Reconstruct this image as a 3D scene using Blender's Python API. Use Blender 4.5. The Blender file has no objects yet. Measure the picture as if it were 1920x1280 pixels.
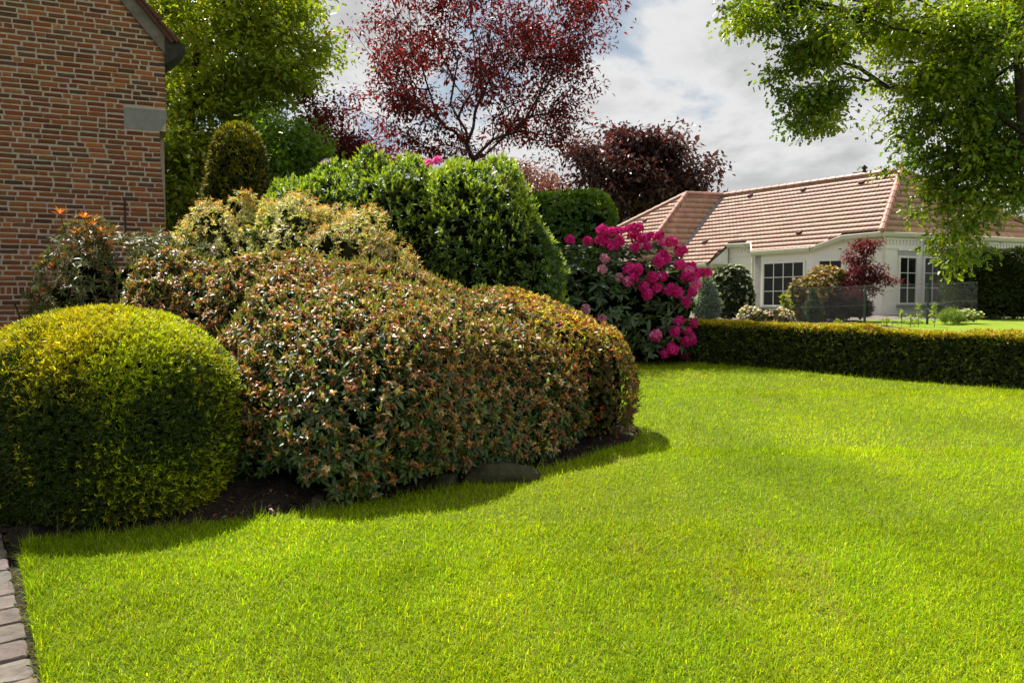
import bpy, math, random
import numpy as np
R = math.radians
scene = bpy.context.scene
COL = scene.collection

# ------------------------------------------------------------------ camera, sky, sun, exposure
PITCH, FPX, EYE = R(2.61), 1493.0, 1.5
cam_data = bpy.data.cameras.new('camera')
cam_data.sensor_width = 36.0
cam_data.lens = 36.0 * FPX / 1920.0
cam_data.clip_start, cam_data.clip_end = 0.05, 3000
cam = bpy.data.objects.new('camera', cam_data)
COL.objects.link(cam)
cam.location = (0, 0, EYE)
cam.rotation_euler = (R(90) - PITCH, 0, 0)
scene.camera = cam

SUN_EL = R(60)
SUN_H = np.array([-0.66, 0.75]); SUN_H /= np.linalg.norm(SUN_H)
sun_dir = np.array([SUN_H[0] * math.cos(SUN_EL), SUN_H[1] * math.cos(SUN_EL), math.sin(SUN_EL)])

world = bpy.data.worlds.new('World'); scene.world = world
world.use_nodes = True
wt = world.node_tree; wt.nodes.clear()
def wn(t, **kw):
    n = wt.nodes.new(t)
    for k, v in kw.items(): setattr(n, k, v)
    return n
def lk(a, b): wt.links.new(a, b)
sky = wn('ShaderNodeTexSky', sky_type='NISHITA'); sky.sun_disc = False
sky.sun_elevation = SUN_EL
sky.sun_rotation = math.atan2(SUN_H[0], SUN_H[1])
sky.air_density, sky.dust_density, sky.ozone_density = 1.0, 1.2, 1.0
tc = wn('ShaderNodeTexCoord')
sep = wn('ShaderNodeSeparateXYZ'); lk(tc.outputs['Generated'], sep.inputs[0])
def m(op, a, b=None, c=None):
    n = wn('ShaderNodeMath', operation=op)
    for i, v in enumerate((a, b, c)):
        if v is None: continue
        if isinstance(v, (int, float)): n.inputs[i].default_value = v
        else: lk(v, n.inputs[i])
    return n.outputs[0]
zc = m('ADD', m('MAXIMUM', sep.outputs[2], 0.0), 0.30)
px_, py_ = m('DIVIDE', sep.outputs[0], zc), m('DIVIDE', sep.outputs[1], zc)
cmb = wn('ShaderNodeCombineXYZ'); lk(px_, cmb.inputs[0]); lk(py_, cmb.inputs[1])
def noise(scale, detail, rough, off, dist=0.0):
    mp = wn('ShaderNodeMapping'); mp.inputs['Location'].default_value = off
    lk(cmb.outputs[0], mp.inputs[0])
    n = wn('ShaderNodeTexNoise'); n.inputs['Scale'].default_value = scale; n.inputs['Detail'].default_value = detail
    n.inputs['Roughness'].default_value = rough; n.inputs['Distortion'].default_value = dist
    lk(mp.outputs[0], n.inputs['Vector']); return n.outputs[0]
def ramp(f, p0, p1):
    n = wn('ShaderNodeMapRange', interpolation_type='SMOOTHSTEP'); lk(f, n.inputs[0])
    n.inputs[1].default_value, n.inputs[2].default_value = p0, p1
    return n.outputs[0]
CLOUD_OFF = (20.2, 3.3, 0.0)
dens = noise(1.5, 9, 0.56, CLOUD_OFF, 0.25)
cover = ramp(dens, 0.40, 0.47)
thick = ramp(dens, 0.46, 0.57)
shade_n = noise(2.6, 7, 0.6, (7.3, 2.2, 0), 0.3)
shade_f = m('MULTIPLY', thick, ramp(shade_n, 0.30, 0.60))
def mixc(f, a, b):
    n = wn('ShaderNodeMix', data_type='RGBA')
    if isinstance(f, float): n.inputs[0].default_value = f
    else: lk(f, n.inputs[0])
    for i, v in ((6, a), (7, b)):
        if isinstance(v, tuple): n.inputs[i].default_value = v + (1,)
        else: lk(v, n.inputs[i])
    return n.outputs[2]
cloudc = mixc(shade_f, (7.3, 7.3, 7.3), (4.7, 4.75, 4.8))
bluec = mixc(0.75, sky.outputs[0], (4.3, 5.0, 5.7))
skyc = mixc(cover, bluec, cloudc)
bg = wn('ShaderNodeBackground'); bg.inputs['Strength'].default_value = 0.060
lk(skyc, bg.inputs['Color'])
wo = wn('ShaderNodeOutputWorld'); lk(bg.outputs[0], wo.inputs[0])

sun_data = bpy.data.lights.new('sun', 'SUN'); sun_data.energy = 5.0; sun_data.angle = R(0.53)
sun_data.color = (1.0, 0.95, 0.86)
sun = bpy.data.objects.new('sun', sun_data); COL.objects.link(sun)
from mathutils import Vector, Matrix
sun.rotation_euler = Vector(sun_dir).to_track_quat('Z', 'Y').to_euler()
vs = scene.view_settings
vs.view_transform = 'Standard'; vs.look = 'None'; vs.gamma = 1; vs.exposure = 0.9
vs.use_curve_mapping = False
scene.cycles.max_bounces = 8; scene.cycles.transmission_bounces = 5; scene.cycles.diffuse_bounces = 4
scene.cycles.transparent_max_bounces = 6
scene.cycles.use_denoising = True; scene.cycles.use_adaptive_sampling = False
try:
    scene.cycles.denoiser = 'OPENIMAGEDENOISE'
except Exception: pass
scene.cycles.caustics_reflective = False; scene.cycles.caustics_refractive = False
scene.cycles.sample_clamp_indirect = 6.0

# ------------------------------------------------------------------ placement helpers (all give real 3-D points)
SLOPE = 0.05                       # the garden rises gently away from the camera
def gz(y):
    y = np.asarray(y, float)
    return np.where(y < 40, SLOPE * y, SLOPE * 40 + (y - 40) * 0.004)
def ray(px, py):
    u, v = (px - 960) / FPX, (640 - py) / FPX
    return np.array([u, math.cos(PITCH) + v * math.sin(PITCH), -math.sin(PITCH) + v * math.cos(PITCH)])
O3 = np.array([0, 0, EYE])
def W(px, py, d):
    r = ray(px, py); return O3 + r * (d / r[1])
def G(px, py):
    r = ray(px, py); return O3 + r * (EYE / (SLOPE * r[1] - r[2]))
def unit(v): return v / np.maximum(np.linalg.norm(v, axis=-1, keepdims=True), 1e-9)
_k = np.random.default_rng(3)
_KV = _k.normal(size=(14, 3)); _PH = _k.uniform(0, 6.28, 14)
def nz(P, f, s=0.0):
    return np.sin(P @ (_KV.T * f) + _PH + s * 7.7).sum(-1) / 4.2

# ------------------------------------------------------------------ mesh + object helpers
def mesh_np(name, V, Fs, mat=None, col=None, smooth=False):
    V = np.asarray(V, np.float32).reshape(-1, 3)
    me = bpy.data.meshes.new(name)
    me.vertices.add(len(V)); me.vertices.foreach_set('co', V.ravel())
    Fs = [np.asarray(f, np.int32) for f in Fs if len(f)]
    idx = np.concatenate([f.ravel() for f in Fs])
    tot = np.concatenate([np.full(len(f), f.shape[1], np.int32) for f in Fs])
    st = np.concatenate([[0], np.cumsum(tot)[:-1]]).astype(np.int32)
    me.loops.add(len(idx)); me.loops.foreach_set('vertex_index', idx)
    me.polygons.add(len(tot)); me.polygons.foreach_set('loop_start', st)
    if smooth: me.polygons.foreach_set('use_smooth', np.ones(len(tot), bool))
    me.update(calc_edges=True)
    if col is not None:
        c = np.asarray(col, np.float32)
        if c.ndim == 1: c = np.tile(c, (len(V), 1))
        c4 = np.ones((len(V), 4), np.float32); c4[:, :3] = c
        a = me.color_attributes.new('col', 'FLOAT_COLOR', 'POINT'); a.data.foreach_set('color', c4.ravel())
    if mat: me.materials.append(mat)
    return me
def link(name, me, parent=None, loc=None, kind=None):
    o = bpy.data.objects.new(name, me); COL.objects.link(o)
    if parent: o.parent = parent
    if loc is not None: o.location = loc
    if kind: o['kind'] = kind
    return o
def thing(name, label, cat, group=None, me=None):
    o = bpy.data.objects.new(name, me); COL.objects.link(o)
    o['label'] = label; o['category'] = cat
    if group: o['group'] = group
    return o
class MB:
    """collects polygons"""
    def __init__(s): s.V = []; s.F = []; s.C = []
    def poly(s, pts, c=None):
        b = len(s.V); s.V += [tuple(p) for p in pts]; s.F.append(tuple(range(b, b + len(pts)))); s.C += [c] * len(pts)
    def box(s, o, x, y, z, c=None, j=0.0, rnd=None):
        """box from corner o with edge vectors x, y, z"""
        o, x, y, z = (np.asarray(q, float) for q in (o, x, y, z))
        p = [o, o + x, o + x + y, o + y, o + z, o + x + z, o + x + y + z, o + y + z]
        if j: p = [q + rnd.normal(0, j, 3) for q in p]
        b = len(s.V); s.V += [tuple(q) for q in p]; s.C += [c] * 8
        for f in ((0, 3, 2, 1), (4, 5, 6, 7), (0, 1, 5, 4), (1, 2, 6, 5), (2, 3, 7, 6), (3, 0, 4, 7)):
            s.F.append(tuple(b + i for i in f))
    def prism(s, pts, ext, c=None):
        pts = [np.asarray(p, float) for p in pts]; ext = np.asarray(ext, float); n = len(pts)
        b = len(s.V); s.V += [tuple(p) for p in pts] + [tuple(p + ext) for p in pts]; s.C += [c] * (2 * n)
        s.F.append(tuple(range(b, b + n))); s.F.append(tuple(b + n + i for i in reversed(range(n))))
        for i in range(n):
            k = (i + 1) % n; s.F.append((b + k, b + i, b + n + i, b + n + k))
    def tube(s, p0, p1, r0, r1=None, k=6, c=None):
        r1 = r0 if r1 is None else r1
        p0, p1 = np.asarray(p0, float), np.asarray(p1, float)
        d = unit(p1 - p0); a = unit(np.cross(d, [0.3, 0.2, 0.9] if abs(d[2]) < .9 else [1, 0, 0])); e = np.cross(d, a)
        b = len(s.V)
        for p, r in ((p0, r0), (p1, r1)):
            for i in range(k):
                t = 2 * math.pi * i / k; s.V.append(tuple(p + r * (a * math.cos(t) + e * math.sin(t)))); s.C.append(c)
        for i in range(k):
            j = (i + 1) % k; s.F.append((b + i, b + j, b + k + j, b + k + i))
        s.F.append(tuple(b + i for i in reversed(range(k)))); s.F.append(tuple(b + k + i for i in range(k)))
    def mesh(s, name, mat, smooth=False, fix=True):
        me = bpy.data.meshes.new(name); me.from_pydata(s.V, [], s.F)
        if any(c is not None for c in s.C):
            a = me.color_attributes.new('col', 'FLOAT_COLOR', 'POINT')
            a.data.foreach_set('color', np.array([(*c, 1) if c is not None else (1, 1, 1, 1) for c in s.C], np.float32).ravel())
        if mat: me.materials.append(mat)
        if fix:
            import bmesh
            bm = bmesh.new(); bm.from_mesh(me); bmesh.ops.recalc_face_normals(bm, faces=bm.faces); bm.to_mesh(me); bm.free()
        if smooth:
            for p in me.polygons: p.use_smooth = True
        return me
    def build(s, name, mat, parent=None, kind=None, smooth=False):
        return link(name, s.mesh(name, mat, smooth), parent, kind=kind)

# ------------------------------------------------------------------ materials
def newmat(name):
    mt = bpy.data.materials.new(name); mt.use_nodes = True
    nt = mt.node_tree; nt.nodes.clear(); return mt, nt
def nd(nt, t, ins=None, **kw):
    n = nt.nodes.new(t)
    for k, v in kw.items(): setattr(n, k, v)
    for k, v in (ins or {}).items():
        if hasattr(v, 'is_linked') or isinstance(v, bpy.types.NodeSocket): nt.links.new(v, n.inputs[k])
        else: n.inputs[k].default_value = v
    return n
def mul_col(nt, a, b):
    n = nd(nt, 'ShaderNodeMix', data_type='RGBA', blend_type='MULTIPLY'); n.inputs[0].default_value = 1
    for i, v in ((6, a), (7, b)):
        if isinstance(v, tuple): n.inputs[i].default_value = (*v, 1)
        else: nt.links.new(v, n.inputs[i])
    return n.outputs[2]
def leafmat(name, rough=.45, trans=.35, tint=(1.5, 1.5, .6), spec=.5):
    mt, nt = newmat(name)
    at = nd(nt, 'ShaderNodeAttribute', attribute_name='col')
    geo = nd(nt, 'ShaderNodeTexCoord')
    no = nd(nt, 'ShaderNodeTexNoise', {'Vector': geo.outputs['Object'], 'Scale': 60.0, 'Detail': 2.0})
    mr = nd(nt, 'ShaderNodeMapRange', {0: no.outputs[0], 1: .3, 2: .7, 3: .8, 4: 1.2})
    c = nd(nt, 'ShaderNodeVectorMath', {0: at.outputs['Color'], 1: mr.outputs[0]}, operation='MULTIPLY').outputs[0]
    b = nd(nt, 'ShaderNodeBsdfPrincipled', {'Base Color': c, 'Roughness': rough, 'Specular IOR Level': spec})
    tcol = mul_col(nt, c, tint)
    t = nd(nt, 'ShaderNodeBsdfTranslucent', {'Color': tcol})
    mx = nd(nt, 'ShaderNodeMixShader', {0: trans, 1: b.outputs[0], 2: t.outputs[0]})
    out = nd(nt, 'ShaderNodeOutputMaterial', {0: mx.outputs[0]})
    return mt
def solid(name, c0, c1, scale=8.0, rough=.8, bump=.0, bscale=30.0, spec=.3, attr=False, detail=6.0, bdist=.01, metallic=0.0):
    mt, nt = newmat(name)
    geo = nd(nt, 'ShaderNodeTexCoord')
    no = nd(nt, 'ShaderNodeTexNoise', {'Vector': geo.outputs['Object'], 'Scale': scale, 'Detail': detail, 'Roughness': .62})
    mr = nd(nt, 'ShaderNodeMapRange', {0: no.outputs[0], 1: .3, 2: .7})
    mc = nd(nt, 'ShaderNodeMix', {0: mr.outputs[0]}, data_type='RGBA'); mc.inputs[6].default_value = (*c0, 1); mc.inputs[7].default_value = (*c1, 1)
    c = mc.outputs[2]
    if attr:
        at = nd(nt, 'ShaderNodeAttribute', attribute_name='col'); c = mul_col(nt, c, at.outputs['Color'])
    ins = {'Base Color': c, 'Roughness': rough, 'Specular IOR Level': spec, 'Metallic': metallic}
    if bump:
        n2 = nd(nt, 'ShaderNodeTexNoise', {'Vector': geo.outputs['Object'], 'Scale': bscale, 'Detail': 5.0})
        bp = nd(nt, 'ShaderNodeBump', {'Height': n2.outputs[0], 'Strength': bump, 'Distance': bdist}); ins['Normal'] = bp.outputs[0]
    b = nd(nt, 'ShaderNodeBsdfPrincipled', ins)
    nd(nt, 'ShaderNodeOutputMaterial', {0: b.outputs[0]})
    return mt

M = {}
M['leaf_gloss'] = leafmat('glossy_leaf', .43, .25, (1.3, 1.4, .5), .6)
M['leaf'] = leafmat('leaf', .42, .42, (1.5, 1.55, .5), .45)
M['leaf_tree'] = leafmat('tree_leaf', .36, .48, (1.6, 1.6, .45), .5)
M['leaf_red'] = leafmat('red_leaf', .45, .42, (2.8, .8, .75), .22)
M['leaf_copper'] = leafmat('copper_leaf', .38, .35, (1.7, .95, .8), .45)
M['needle'] = leafmat('yew_needle', .5, .3, (1.4, 1.4, .4), .35)
M['petal'] = leafmat('petal', .55, .45, (1.2, .9, 1.1), .3)
M['grass'] = leafmat('grass_blade', .65, .5, (1.5, 1.45, .2), .06)
M['bark'] = solid('bark', (.018, .014, .01), (.055, .043, .034), 14, .9, .6, 40)
M['bark_red'] = solid('plum_bark', (.025, .016, .014), (.06, .042, .036), 14, .85, .4, 40)
M['inner'] = solid('interior_shade', (.004, .005, .002), (.010, .012, .004), 30, 1.0, .8, 60, spec=0)  # near-black, puts the shade inside the shrubs into the colour
M['soil'] = solid('soil', (.012, .008, .006), (.05, .034, .025), 22, .95, 1.0, 60, bdist=.03)
M['mortar'] = solid('mortar', (.36, .295, .245), (.47, .39, .33), 18, .95, .5, 90, bdist=.004)
M['brick'] = solid('brick', (.72, .70, .66), (1.15, 1.12, 1.08), 26, .9, .7, 70, attr=True, bdist=.006)
M['stone'] = solid('bluestone', (.17, .17, .172), (.24, .24, .24), 9, .8, .3, 60, bdist=.004)
M['paver'] = solid('sandstone_paver', (.085, .07, .06), (.19, .16, .14), 12, .9, .7, 45, attr=True, bdist=.016)
M['moss_rock'] = solid('mossy_rock', (.02, .028, .008), (.07, .062, .035), 9, .95, 1, 30, bdist=.03)
M['lawn'] = solid('lawn_thatch', (.07, .10, .004), (.12, .15, .006), 5, .95, .6, 120, bdist=.01)
M['far_turf'] = solid('far_turf', (.14, .21, .008), (.21, .29, .012), 3, .95, .8, 60)
M['ground'] = solid('meadow', (.085, .115, .03), (.14, .17, .05), .8, .95, .5, 30)
M['bounce_ground'] = solid('neutral_bounce', (.11, .095, .08), (.22, .19, .165), 9, .95, .8, 80)  # tone set so the added bed brightens the house wall
M['white'] = solid('white_paint', (.74, .74, .71), (.80, .80, .77), 4, .55)
M['cream'] = solid('cream_gutter', (.56, .55, .46), (.66, .65, .56), 5, .5)
M['olive'] = solid('soffit_paint', (.34, .33, .20), (.42, .41, .27), 3, .7)
M['tile'] = solid('clay_tile', (.72, .70, .68), (1.05, 1.03, 1.0), 2.2, .5, .15, 40, spec=.5, attr=True)
M['roof_under'] = solid('roof_underlay', (.10, .06, .045), (.14, .08, .06), 5, .9)
M['zinc'] = solid('zinc', (.22, .23, .25), (.32, .33, .35), 7, .45, metallic=.3)
M['dark_gutter'] = solid('dark_gutter', (.028, .026, .025), (.05, .047, .045), 10, .85, spec=.15)
M['grey_board'] = solid('weathered_board', (.11, .098, .085), (.19, .172, .155), 9, .85, .4, 50)
M['dark_tile'] = solid('dark_red_tile', (.06, .022, .018), (.12, .045, .035), 9, .7)
M['fence'] = solid('green_fence', (.012, .035, .022), (.02, .05, .032), 8, .5)
M['wire'] = solid('galvanised_wire', (.10, .13, .11), (.18, .21, .19), 8, .5)
M['wood'] = solid('brown_wood', (.10, .065, .045), (.17, .115, .08), 12, .8, .4, 40)
M['shutter'] = solid('grey_shutter', (.36, .36, .34), (.42, .42, .40), 6, .6)
M['grey_door'] = solid('grey_door', (.16, .18, .2), (.2, .22, .24), 6, .6)
mt, nt = newmat('window_glass'); 
b_ = nd(nt, 'ShaderNodeBsdfPrincipled', {'Base Color': (.012, .013, .012, 1), 'Roughness': .03, 'Specular IOR Level': .22}); nd(nt, 'ShaderNodeOutputMaterial', {0: b_.outputs[0]})
M['glass'] = mt
# white painted brickwork of the far house: courses too fine to pick apart
mt, nt = newmat('painted_brickwork')
geo = nd(nt, 'ShaderNodeTexCoord')
no = nd(nt, 'ShaderNodeTexNoise', {'Vector': geo.outputs['Object'], 'Scale': 1.4, 'Detail': 6.0})
mr = nd(nt, 'ShaderNodeMix', {0: no.outputs[0]}, data_type='RGBA'); mr.inputs[6].default_value = (.76, .725, .73, 1); mr.inputs[7].default_value = (.86, .82, .82, 1)
b_ = nd(nt, 'ShaderNodeBsdfPrincipled', {'Base Color': mr.outputs[2], 'Roughness': .8}); nd(nt, 'ShaderNodeOutputMaterial', {0: b_.outputs[0]})
M['whitewall'] = mt

# ------------------------------------------------------------------ foliage generators
def leaf_arr(B, D, U, L, Wd, fold=.2, curl=.12, mode=4):
    D = unit(D); S = np.cross(D, U); S = unit(S); Nn = np.cross(S, D)
    L = np.asarray(L)[:, None]; Wd = np.asarray(Wd)[:, None]
    def pt(t, w, h=0.0): return B + D * L * t + S * Wd * w + Nn * (L * (-curl) * t * t + h * Wd)
    if mode == 4:
        v = [pt(0, 0), pt(.45, .5, fold), pt(1, 0), pt(.45, -.5, fold)]; f = [np.array([[0, 1, 2, 3]])]
    elif mode == 5:
        v = [pt(0, 0), pt(.5, .5, fold), pt(1, 0), pt(.5, -.5, fold), pt(.5, 0)]
        f = [np.array([[0, 1, 4], [1, 2, 4], [2, 3, 4], [3, 0, 4]])]
    elif mode == 7:
        v = [pt(0, 0), pt(.3, .42, fold), pt(.68, .45, fold), pt(1, 0), pt(.68, -.45, fold), pt(.3, -.42, fold), pt(.5, 0)]
        f = [np.array([[0, 1, 6], [1, 2, 6], [2, 3, 6], [3, 4, 6], [4, 5, 6], [5, 0, 6]])]
    else:   # lobed leaf
        v = [pt(0, 0), pt(.35, .5, fold), pt(.5, .18), pt(.75, .42, fold), pt(1, 0), pt(.75, -.42, fold), pt(.5, -.18), pt(.35, -.5, fold)]
        f = [np.array([[0, 1, 2], [2, 3, 4], [4, 5, 6], [6, 7, 0]]), np.array([[0, 2, 4, 6]])]
    V = np.stack(v, 1); n, k = V.shape[:2]
    off = (np.arange(n) * k)[:, None, None]
    return V.reshape(-1, 3), [(ff[None] + off).reshape(-1, ff.shape[1]) for ff in f], k
class Cloud:
    """accumulates leaf arrays into one mesh"""
    def __init__(s): s.V = []; s.F = {}; s.C = []; s.n = 0
    def add(s, B, D, U, L, Wd, col, **kw):
        if len(B) == 0: return
        V, Fs, k = leaf_arr(B, D, U, L, Wd, **kw)
        for f in Fs: s.F.setdefault(f.shape[1], []).append(f + s.n)
        s.V.append(V); s.C.append(np.repeat(col, k, 0)); s.n += len(V)
    def raw(s, V, F, C):
        s.F.setdefault(F.shape[1], []).append(F + s.n); s.V.append(V); s.C.append(C); s.n += len(V)
    def mesh(s, name, mat):
        return mesh_np(name, np.concatenate(s.V), [np.concatenate(f) for f in s.F.values()], mat, np.concatenate(s.C))
    def build(s, name, mat, parent=None, kind='stuff'): return link(name, s.mesh(name, mat), parent, kind=kind)
def frame(A):
    ref = np.where(np.abs(A[:, 2:3]) < .9, np.array([[0, 0, 1.]]), np.array([[1., 0, 0]]))
    T = unit(np.cross(A, ref)); return T, np.cross(A, T)
def whorl(P, A, n, ang, angsd, L, Lsd, asp, rng, stem=.02):
    """n leaves around each axis -> base, direction, up"""
    N = len(P); T, Bt = frame(A)
    az = (np.arange(n) * 2.399)[None] + rng.uniform(0, 6.28, (N, 1)) + rng.normal(0, .25, (N, n))
    an = np.clip(rng.normal(ang, angsd, (N, n)), .05, 2.6)
    side = T[:, None] * np.cos(az)[..., None] + Bt[:, None] * np.sin(az)[..., None]
    D = A[:, None] * np.cos(an)[..., None] + side * np.sin(an)[..., None]
    U = A[:, None] * np.sin(an)[..., None] - side * np.cos(an)[..., None] + rng.normal(0, .2, (N, n, 3))
    B = P[:, None] - A[:, None] * (rng.uniform(0, 1, (N, n, 1)) * stem)
    LL = np.clip(rng.normal(L, Lsd, (N, n)), L * .4, L * 1.6)
    return B.reshape(-1, 3), D.reshape(-1, 3), U.reshape(-1, 3), LL.ravel(), LL.ravel() * asp
def vary(base, n, rng, sd=.18, hue=.08):
    base = np.asarray(base, float)
    if base.ndim == 1: base = np.tile(base, (n, 1))
    return np.clip(base * np.exp(rng.normal(0, sd, (n, 1))) * np.exp(rng.normal(0, hue, (n, 3))), .001, .95)
def pick(cols, w, n, rng):
    return np.asarray(cols, float)[rng.choice(len(cols), n, p=np.asarray(w) / np.sum(w))]

def shell(ells, n, rng, amp=.05, freq=3.0, zmin=.02, cull=.3, inside=.97):
    """points and normals on the outside of a union of (super)ellipsoids (cx,cy,cz,rx,ry,rz[,p])"""
    E_ = [(np.array(e[:3]), np.array(e[3:6]), e[6] if len(e) > 6 else 2.0) for e in ells]
    ar = np.array([(r[0] * r[1] + r[1] * r[2] + r[0] * r[2]) for _, r, _ in E_]); ar /= ar.sum()
    PP, NN = [], []
    for i, (c, r, p) in enumerate(E_):
        k = int(n * ar[i] * 2.2)
        e = unit(rng.normal(size=(k, 3)))
        J = np.sqrt(((e / r) ** 2).sum(1)); e = e[rng.uniform(0, J.max(), k) < J]
        s = (np.abs(e) ** p).sum(1) ** (-1 / p); q = e * s[:, None]
        P = c + r * q; N = unit(np.sign(q) * np.abs(q) ** (p - 1) / r)
        keep = P[:, 2] > gz(P[:, 1]) + zmin
        for j, (c2, r2, p2) in enumerate(E_):
            if j != i: keep &= ((np.abs((P - c2) / r2)) ** p2).sum(1) > inside
        V = unit(O3 - P); nv = (N * V).sum(1)
        keep &= (nv > -.3) | (rng.uniform(size=len(P)) < cull)
        PP.append(P[keep]); NN.append(N[keep])
    P, N = np.concatenate(PP), np.concatenate(NN)
    P = P + N * (amp * nz(P, freq))[:, None]
    return P, N
def core(ells, name, parent, mat, s=.84):  # added solid filler; its near-black colour stands for the shaded interior
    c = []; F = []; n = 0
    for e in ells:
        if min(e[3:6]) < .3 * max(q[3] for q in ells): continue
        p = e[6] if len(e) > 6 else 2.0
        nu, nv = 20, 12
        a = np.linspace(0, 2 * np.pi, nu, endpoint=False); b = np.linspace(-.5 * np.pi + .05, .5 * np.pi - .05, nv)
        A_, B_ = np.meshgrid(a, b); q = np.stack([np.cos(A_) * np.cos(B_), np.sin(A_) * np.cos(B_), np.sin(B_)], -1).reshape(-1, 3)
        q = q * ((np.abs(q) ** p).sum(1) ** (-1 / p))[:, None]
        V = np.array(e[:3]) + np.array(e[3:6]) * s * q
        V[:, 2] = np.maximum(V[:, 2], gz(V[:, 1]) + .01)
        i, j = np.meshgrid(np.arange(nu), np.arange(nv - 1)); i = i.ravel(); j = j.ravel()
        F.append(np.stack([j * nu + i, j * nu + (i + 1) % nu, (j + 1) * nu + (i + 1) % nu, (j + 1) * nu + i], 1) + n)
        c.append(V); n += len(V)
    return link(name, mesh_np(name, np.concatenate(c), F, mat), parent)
UP = np.array([0, 0, 1.0])
def axis(N, up, jit, rng): return unit(N * (1 - up) + UP * up + rng.normal(0, jit, N.shape))

def bush(name, label, cat, ells, n, rng, leaf, group=None, mat='leaf', core_s=.84, up=.4, jit=.25, amp=.05, freq=3.0,
         layers=.12, zmin=.02, cull=.3, inner=M['inner'], fol='foliage'):
    """generic clipped or natural shrub; leaf(cloud, P, A, N, rng) adds the leaves"""
    root = thing(name, label, cat, group)
    P, N = shell(ells, n, rng, amp, freq, zmin, cull)
    P = P - N * (rng.beta(1, 3, len(P)) * layers)[:, None]
    A = axis(N, up, jit, rng)
    cl = Cloud(); leaf(cl, P, A, N, rng)
    cl.build(fol, M[mat], root)
    if core_s: core(ells, 'shade_core', root, inner, core_s)
    return root

def tubes(P0, P1, R0, R1, k):
    d = unit(P1 - P0); T, Bt = frame(d)
    t = np.arange(k) * 2 * np.pi / k; c, s = np.cos(t), np.sin(t)
    ring = T[:, None] * c[None, :, None] + Bt[:, None] * s[None, :, None]
    V = np.stack([P0[:, None] + ring * R0[:, None, None], P1[:, None] + ring * R1[:, None, None]], 1)
    n = len(P0); i = np.arange(k); j = (i + 1) % k
    F = np.stack([i, j, k + j, k + i], 1)[None] + (np.arange(n) * 2 * k)[:, None, None]
    return V.reshape(-1, 3), F.reshape(-1, 4)
def grow(trunk, attr, rng, alpha=.35, step=.35, r0=.006, e=2.3, wob=.12, bow=.08):
    n_t = len(trunk); cap = n_t + len(attr) * 60
    P = np.zeros((cap, 3)); par = np.full(cap, -1); pl = np.zeros(cap)
    P[:n_t] = trunk
    for i in range(1, n_t): par[i] = i - 1; pl[i] = pl[i - 1] + np.linalg.norm(P[i] - P[i - 1])
    pl[:n_t] *= .6
    n = n_t; tips = []
    o = np.argsort(np.linalg.norm(attr - trunk[-1], axis=1))
    for a in attr[o]:
        d = np.linalg.norm(P[:n] - a, axis=1)
        j = int(np.argmin(d + alpha * pl[:n])); L = d[j]
        k = max(1, int(L / step)); p0 = P[j].copy()
        off = rng.normal(0, wob * L / max(k, 1) * .5, (k, 3))
        for q in range(1, k + 1):
            if n >= cap: break
            t = q / k
            P[n] = p0 + (a - p0) * t + UP * (bow * L * math.sin(math.pi * t)) + (off[q - 1] if q < k else 0)
            par[n] = j if q == 1 else n - 1; pl[n] = pl[par[n]] + np.linalg.norm(P[n] - P[par[n]]); n += 1
        tips.append(n - 1)
    acc = np.zeros(n); r = np.zeros(n)
    for i in range(n - 1, -1, -1):
        r[i] = max(acc[i], r0 ** e) ** (1 / e)
        if par[i] >= 0: acc[par[i]] += r[i] ** e
    return P[:n], par[:n], r, np.array(tips)
def tree(name, label, trunk, lobes, rng, leafcol, n_leaf, L, asp, R_, mat, bark, group=None, alpha=.35, step=.35, r0=.006, e=2.3,
         rmax=.3, mode=4, droop=.25, cat='tree', bow=.08, interior=.25, flat=.6, clump=6, spread=1.0, lsd=.2):
    """lobes: (centre, radii, n).  wood grows from the trunk to every clump of leaves"""
    root = thing(name, label, cat, group)
    A = []
    for c, r, n in lobes:
        ns = max(2, int(n / clump))
        q = unit(rng.normal(size=(ns, 3))) * (rng.uniform(interior, 1, (ns, 1)) ** .5)
        sub = np.asarray(c) + np.asarray(r) * q
        A.append(sub[rng.integers(0, ns, n)] + rng.normal(0, 1, (n, 3)) * R_ * spread * np.array([1, 1, .6]))
    A = np.concatenate(A)
    A = A[A[:, 2] > gz(A[:, 1]) + .25]
    P, par, r, tips = grow(np.asarray(trunk, float), A, rng, alpha, step, r0, e, bow=bow)
    r = np.minimum(r, rmax)
    ch = np.where(par >= 0)[0]
    cl = Cloud()
    for lo, hi, k in ((0, .012, 3), (.012, .05, 5), (.05, 9, 9)):
        s = ch[(r[ch] >= lo) & (r[ch] < hi)]
        if len(s):
            V, F = tubes(P[par[s]], P[s], np.minimum(r[par[s]], r[s] * 1.25), r[s], k)
            cl.raw(V, F, np.ones((len(V), 3)))
    cl.build('trunk', M[bark], root, kind=None)
    lc = Cloud()
    T = P[tips]
    cnt = np.maximum(3, rng.poisson(n_leaf, len(T)))
    idx = np.repeat(np.arange(len(T)), cnt); n = len(idx)
    off = rng.normal(size=(n, 3)) * R_ * np.array([.6, .6, .6 * flat])
    back = rng.uniform(0, 1, (n, 1)) ** 1.5
    B = T[idx] * (1 - back * .5) + P[par[tips]][idx] * (back * .5) + off
    D = unit(unit(off + 1e-6) + rng.normal(0, .6, (n, 3)) - UP * droop)
    U = unit(rng.normal(0, .55, (n, 3)) + UP * .8)
    ll = np.clip(rng.normal(L, L * lsd, n), L * .5, L * 1.5)
    cc = np.repeat(leafcol(T, rng), cnt, 0)
    lc.add(B, D, U, ll, ll * asp, vary(cc, n, rng, .2, .08), fold=.15, curl=.2, mode=mode)
    lc.build('crown', M[mat], root)
    return root
def lobe(px, py, d, rx, ry, rd, n):
    return (W(px, py, d), (rx * d / FPX, rd, ry * d / FPX), n)

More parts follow.
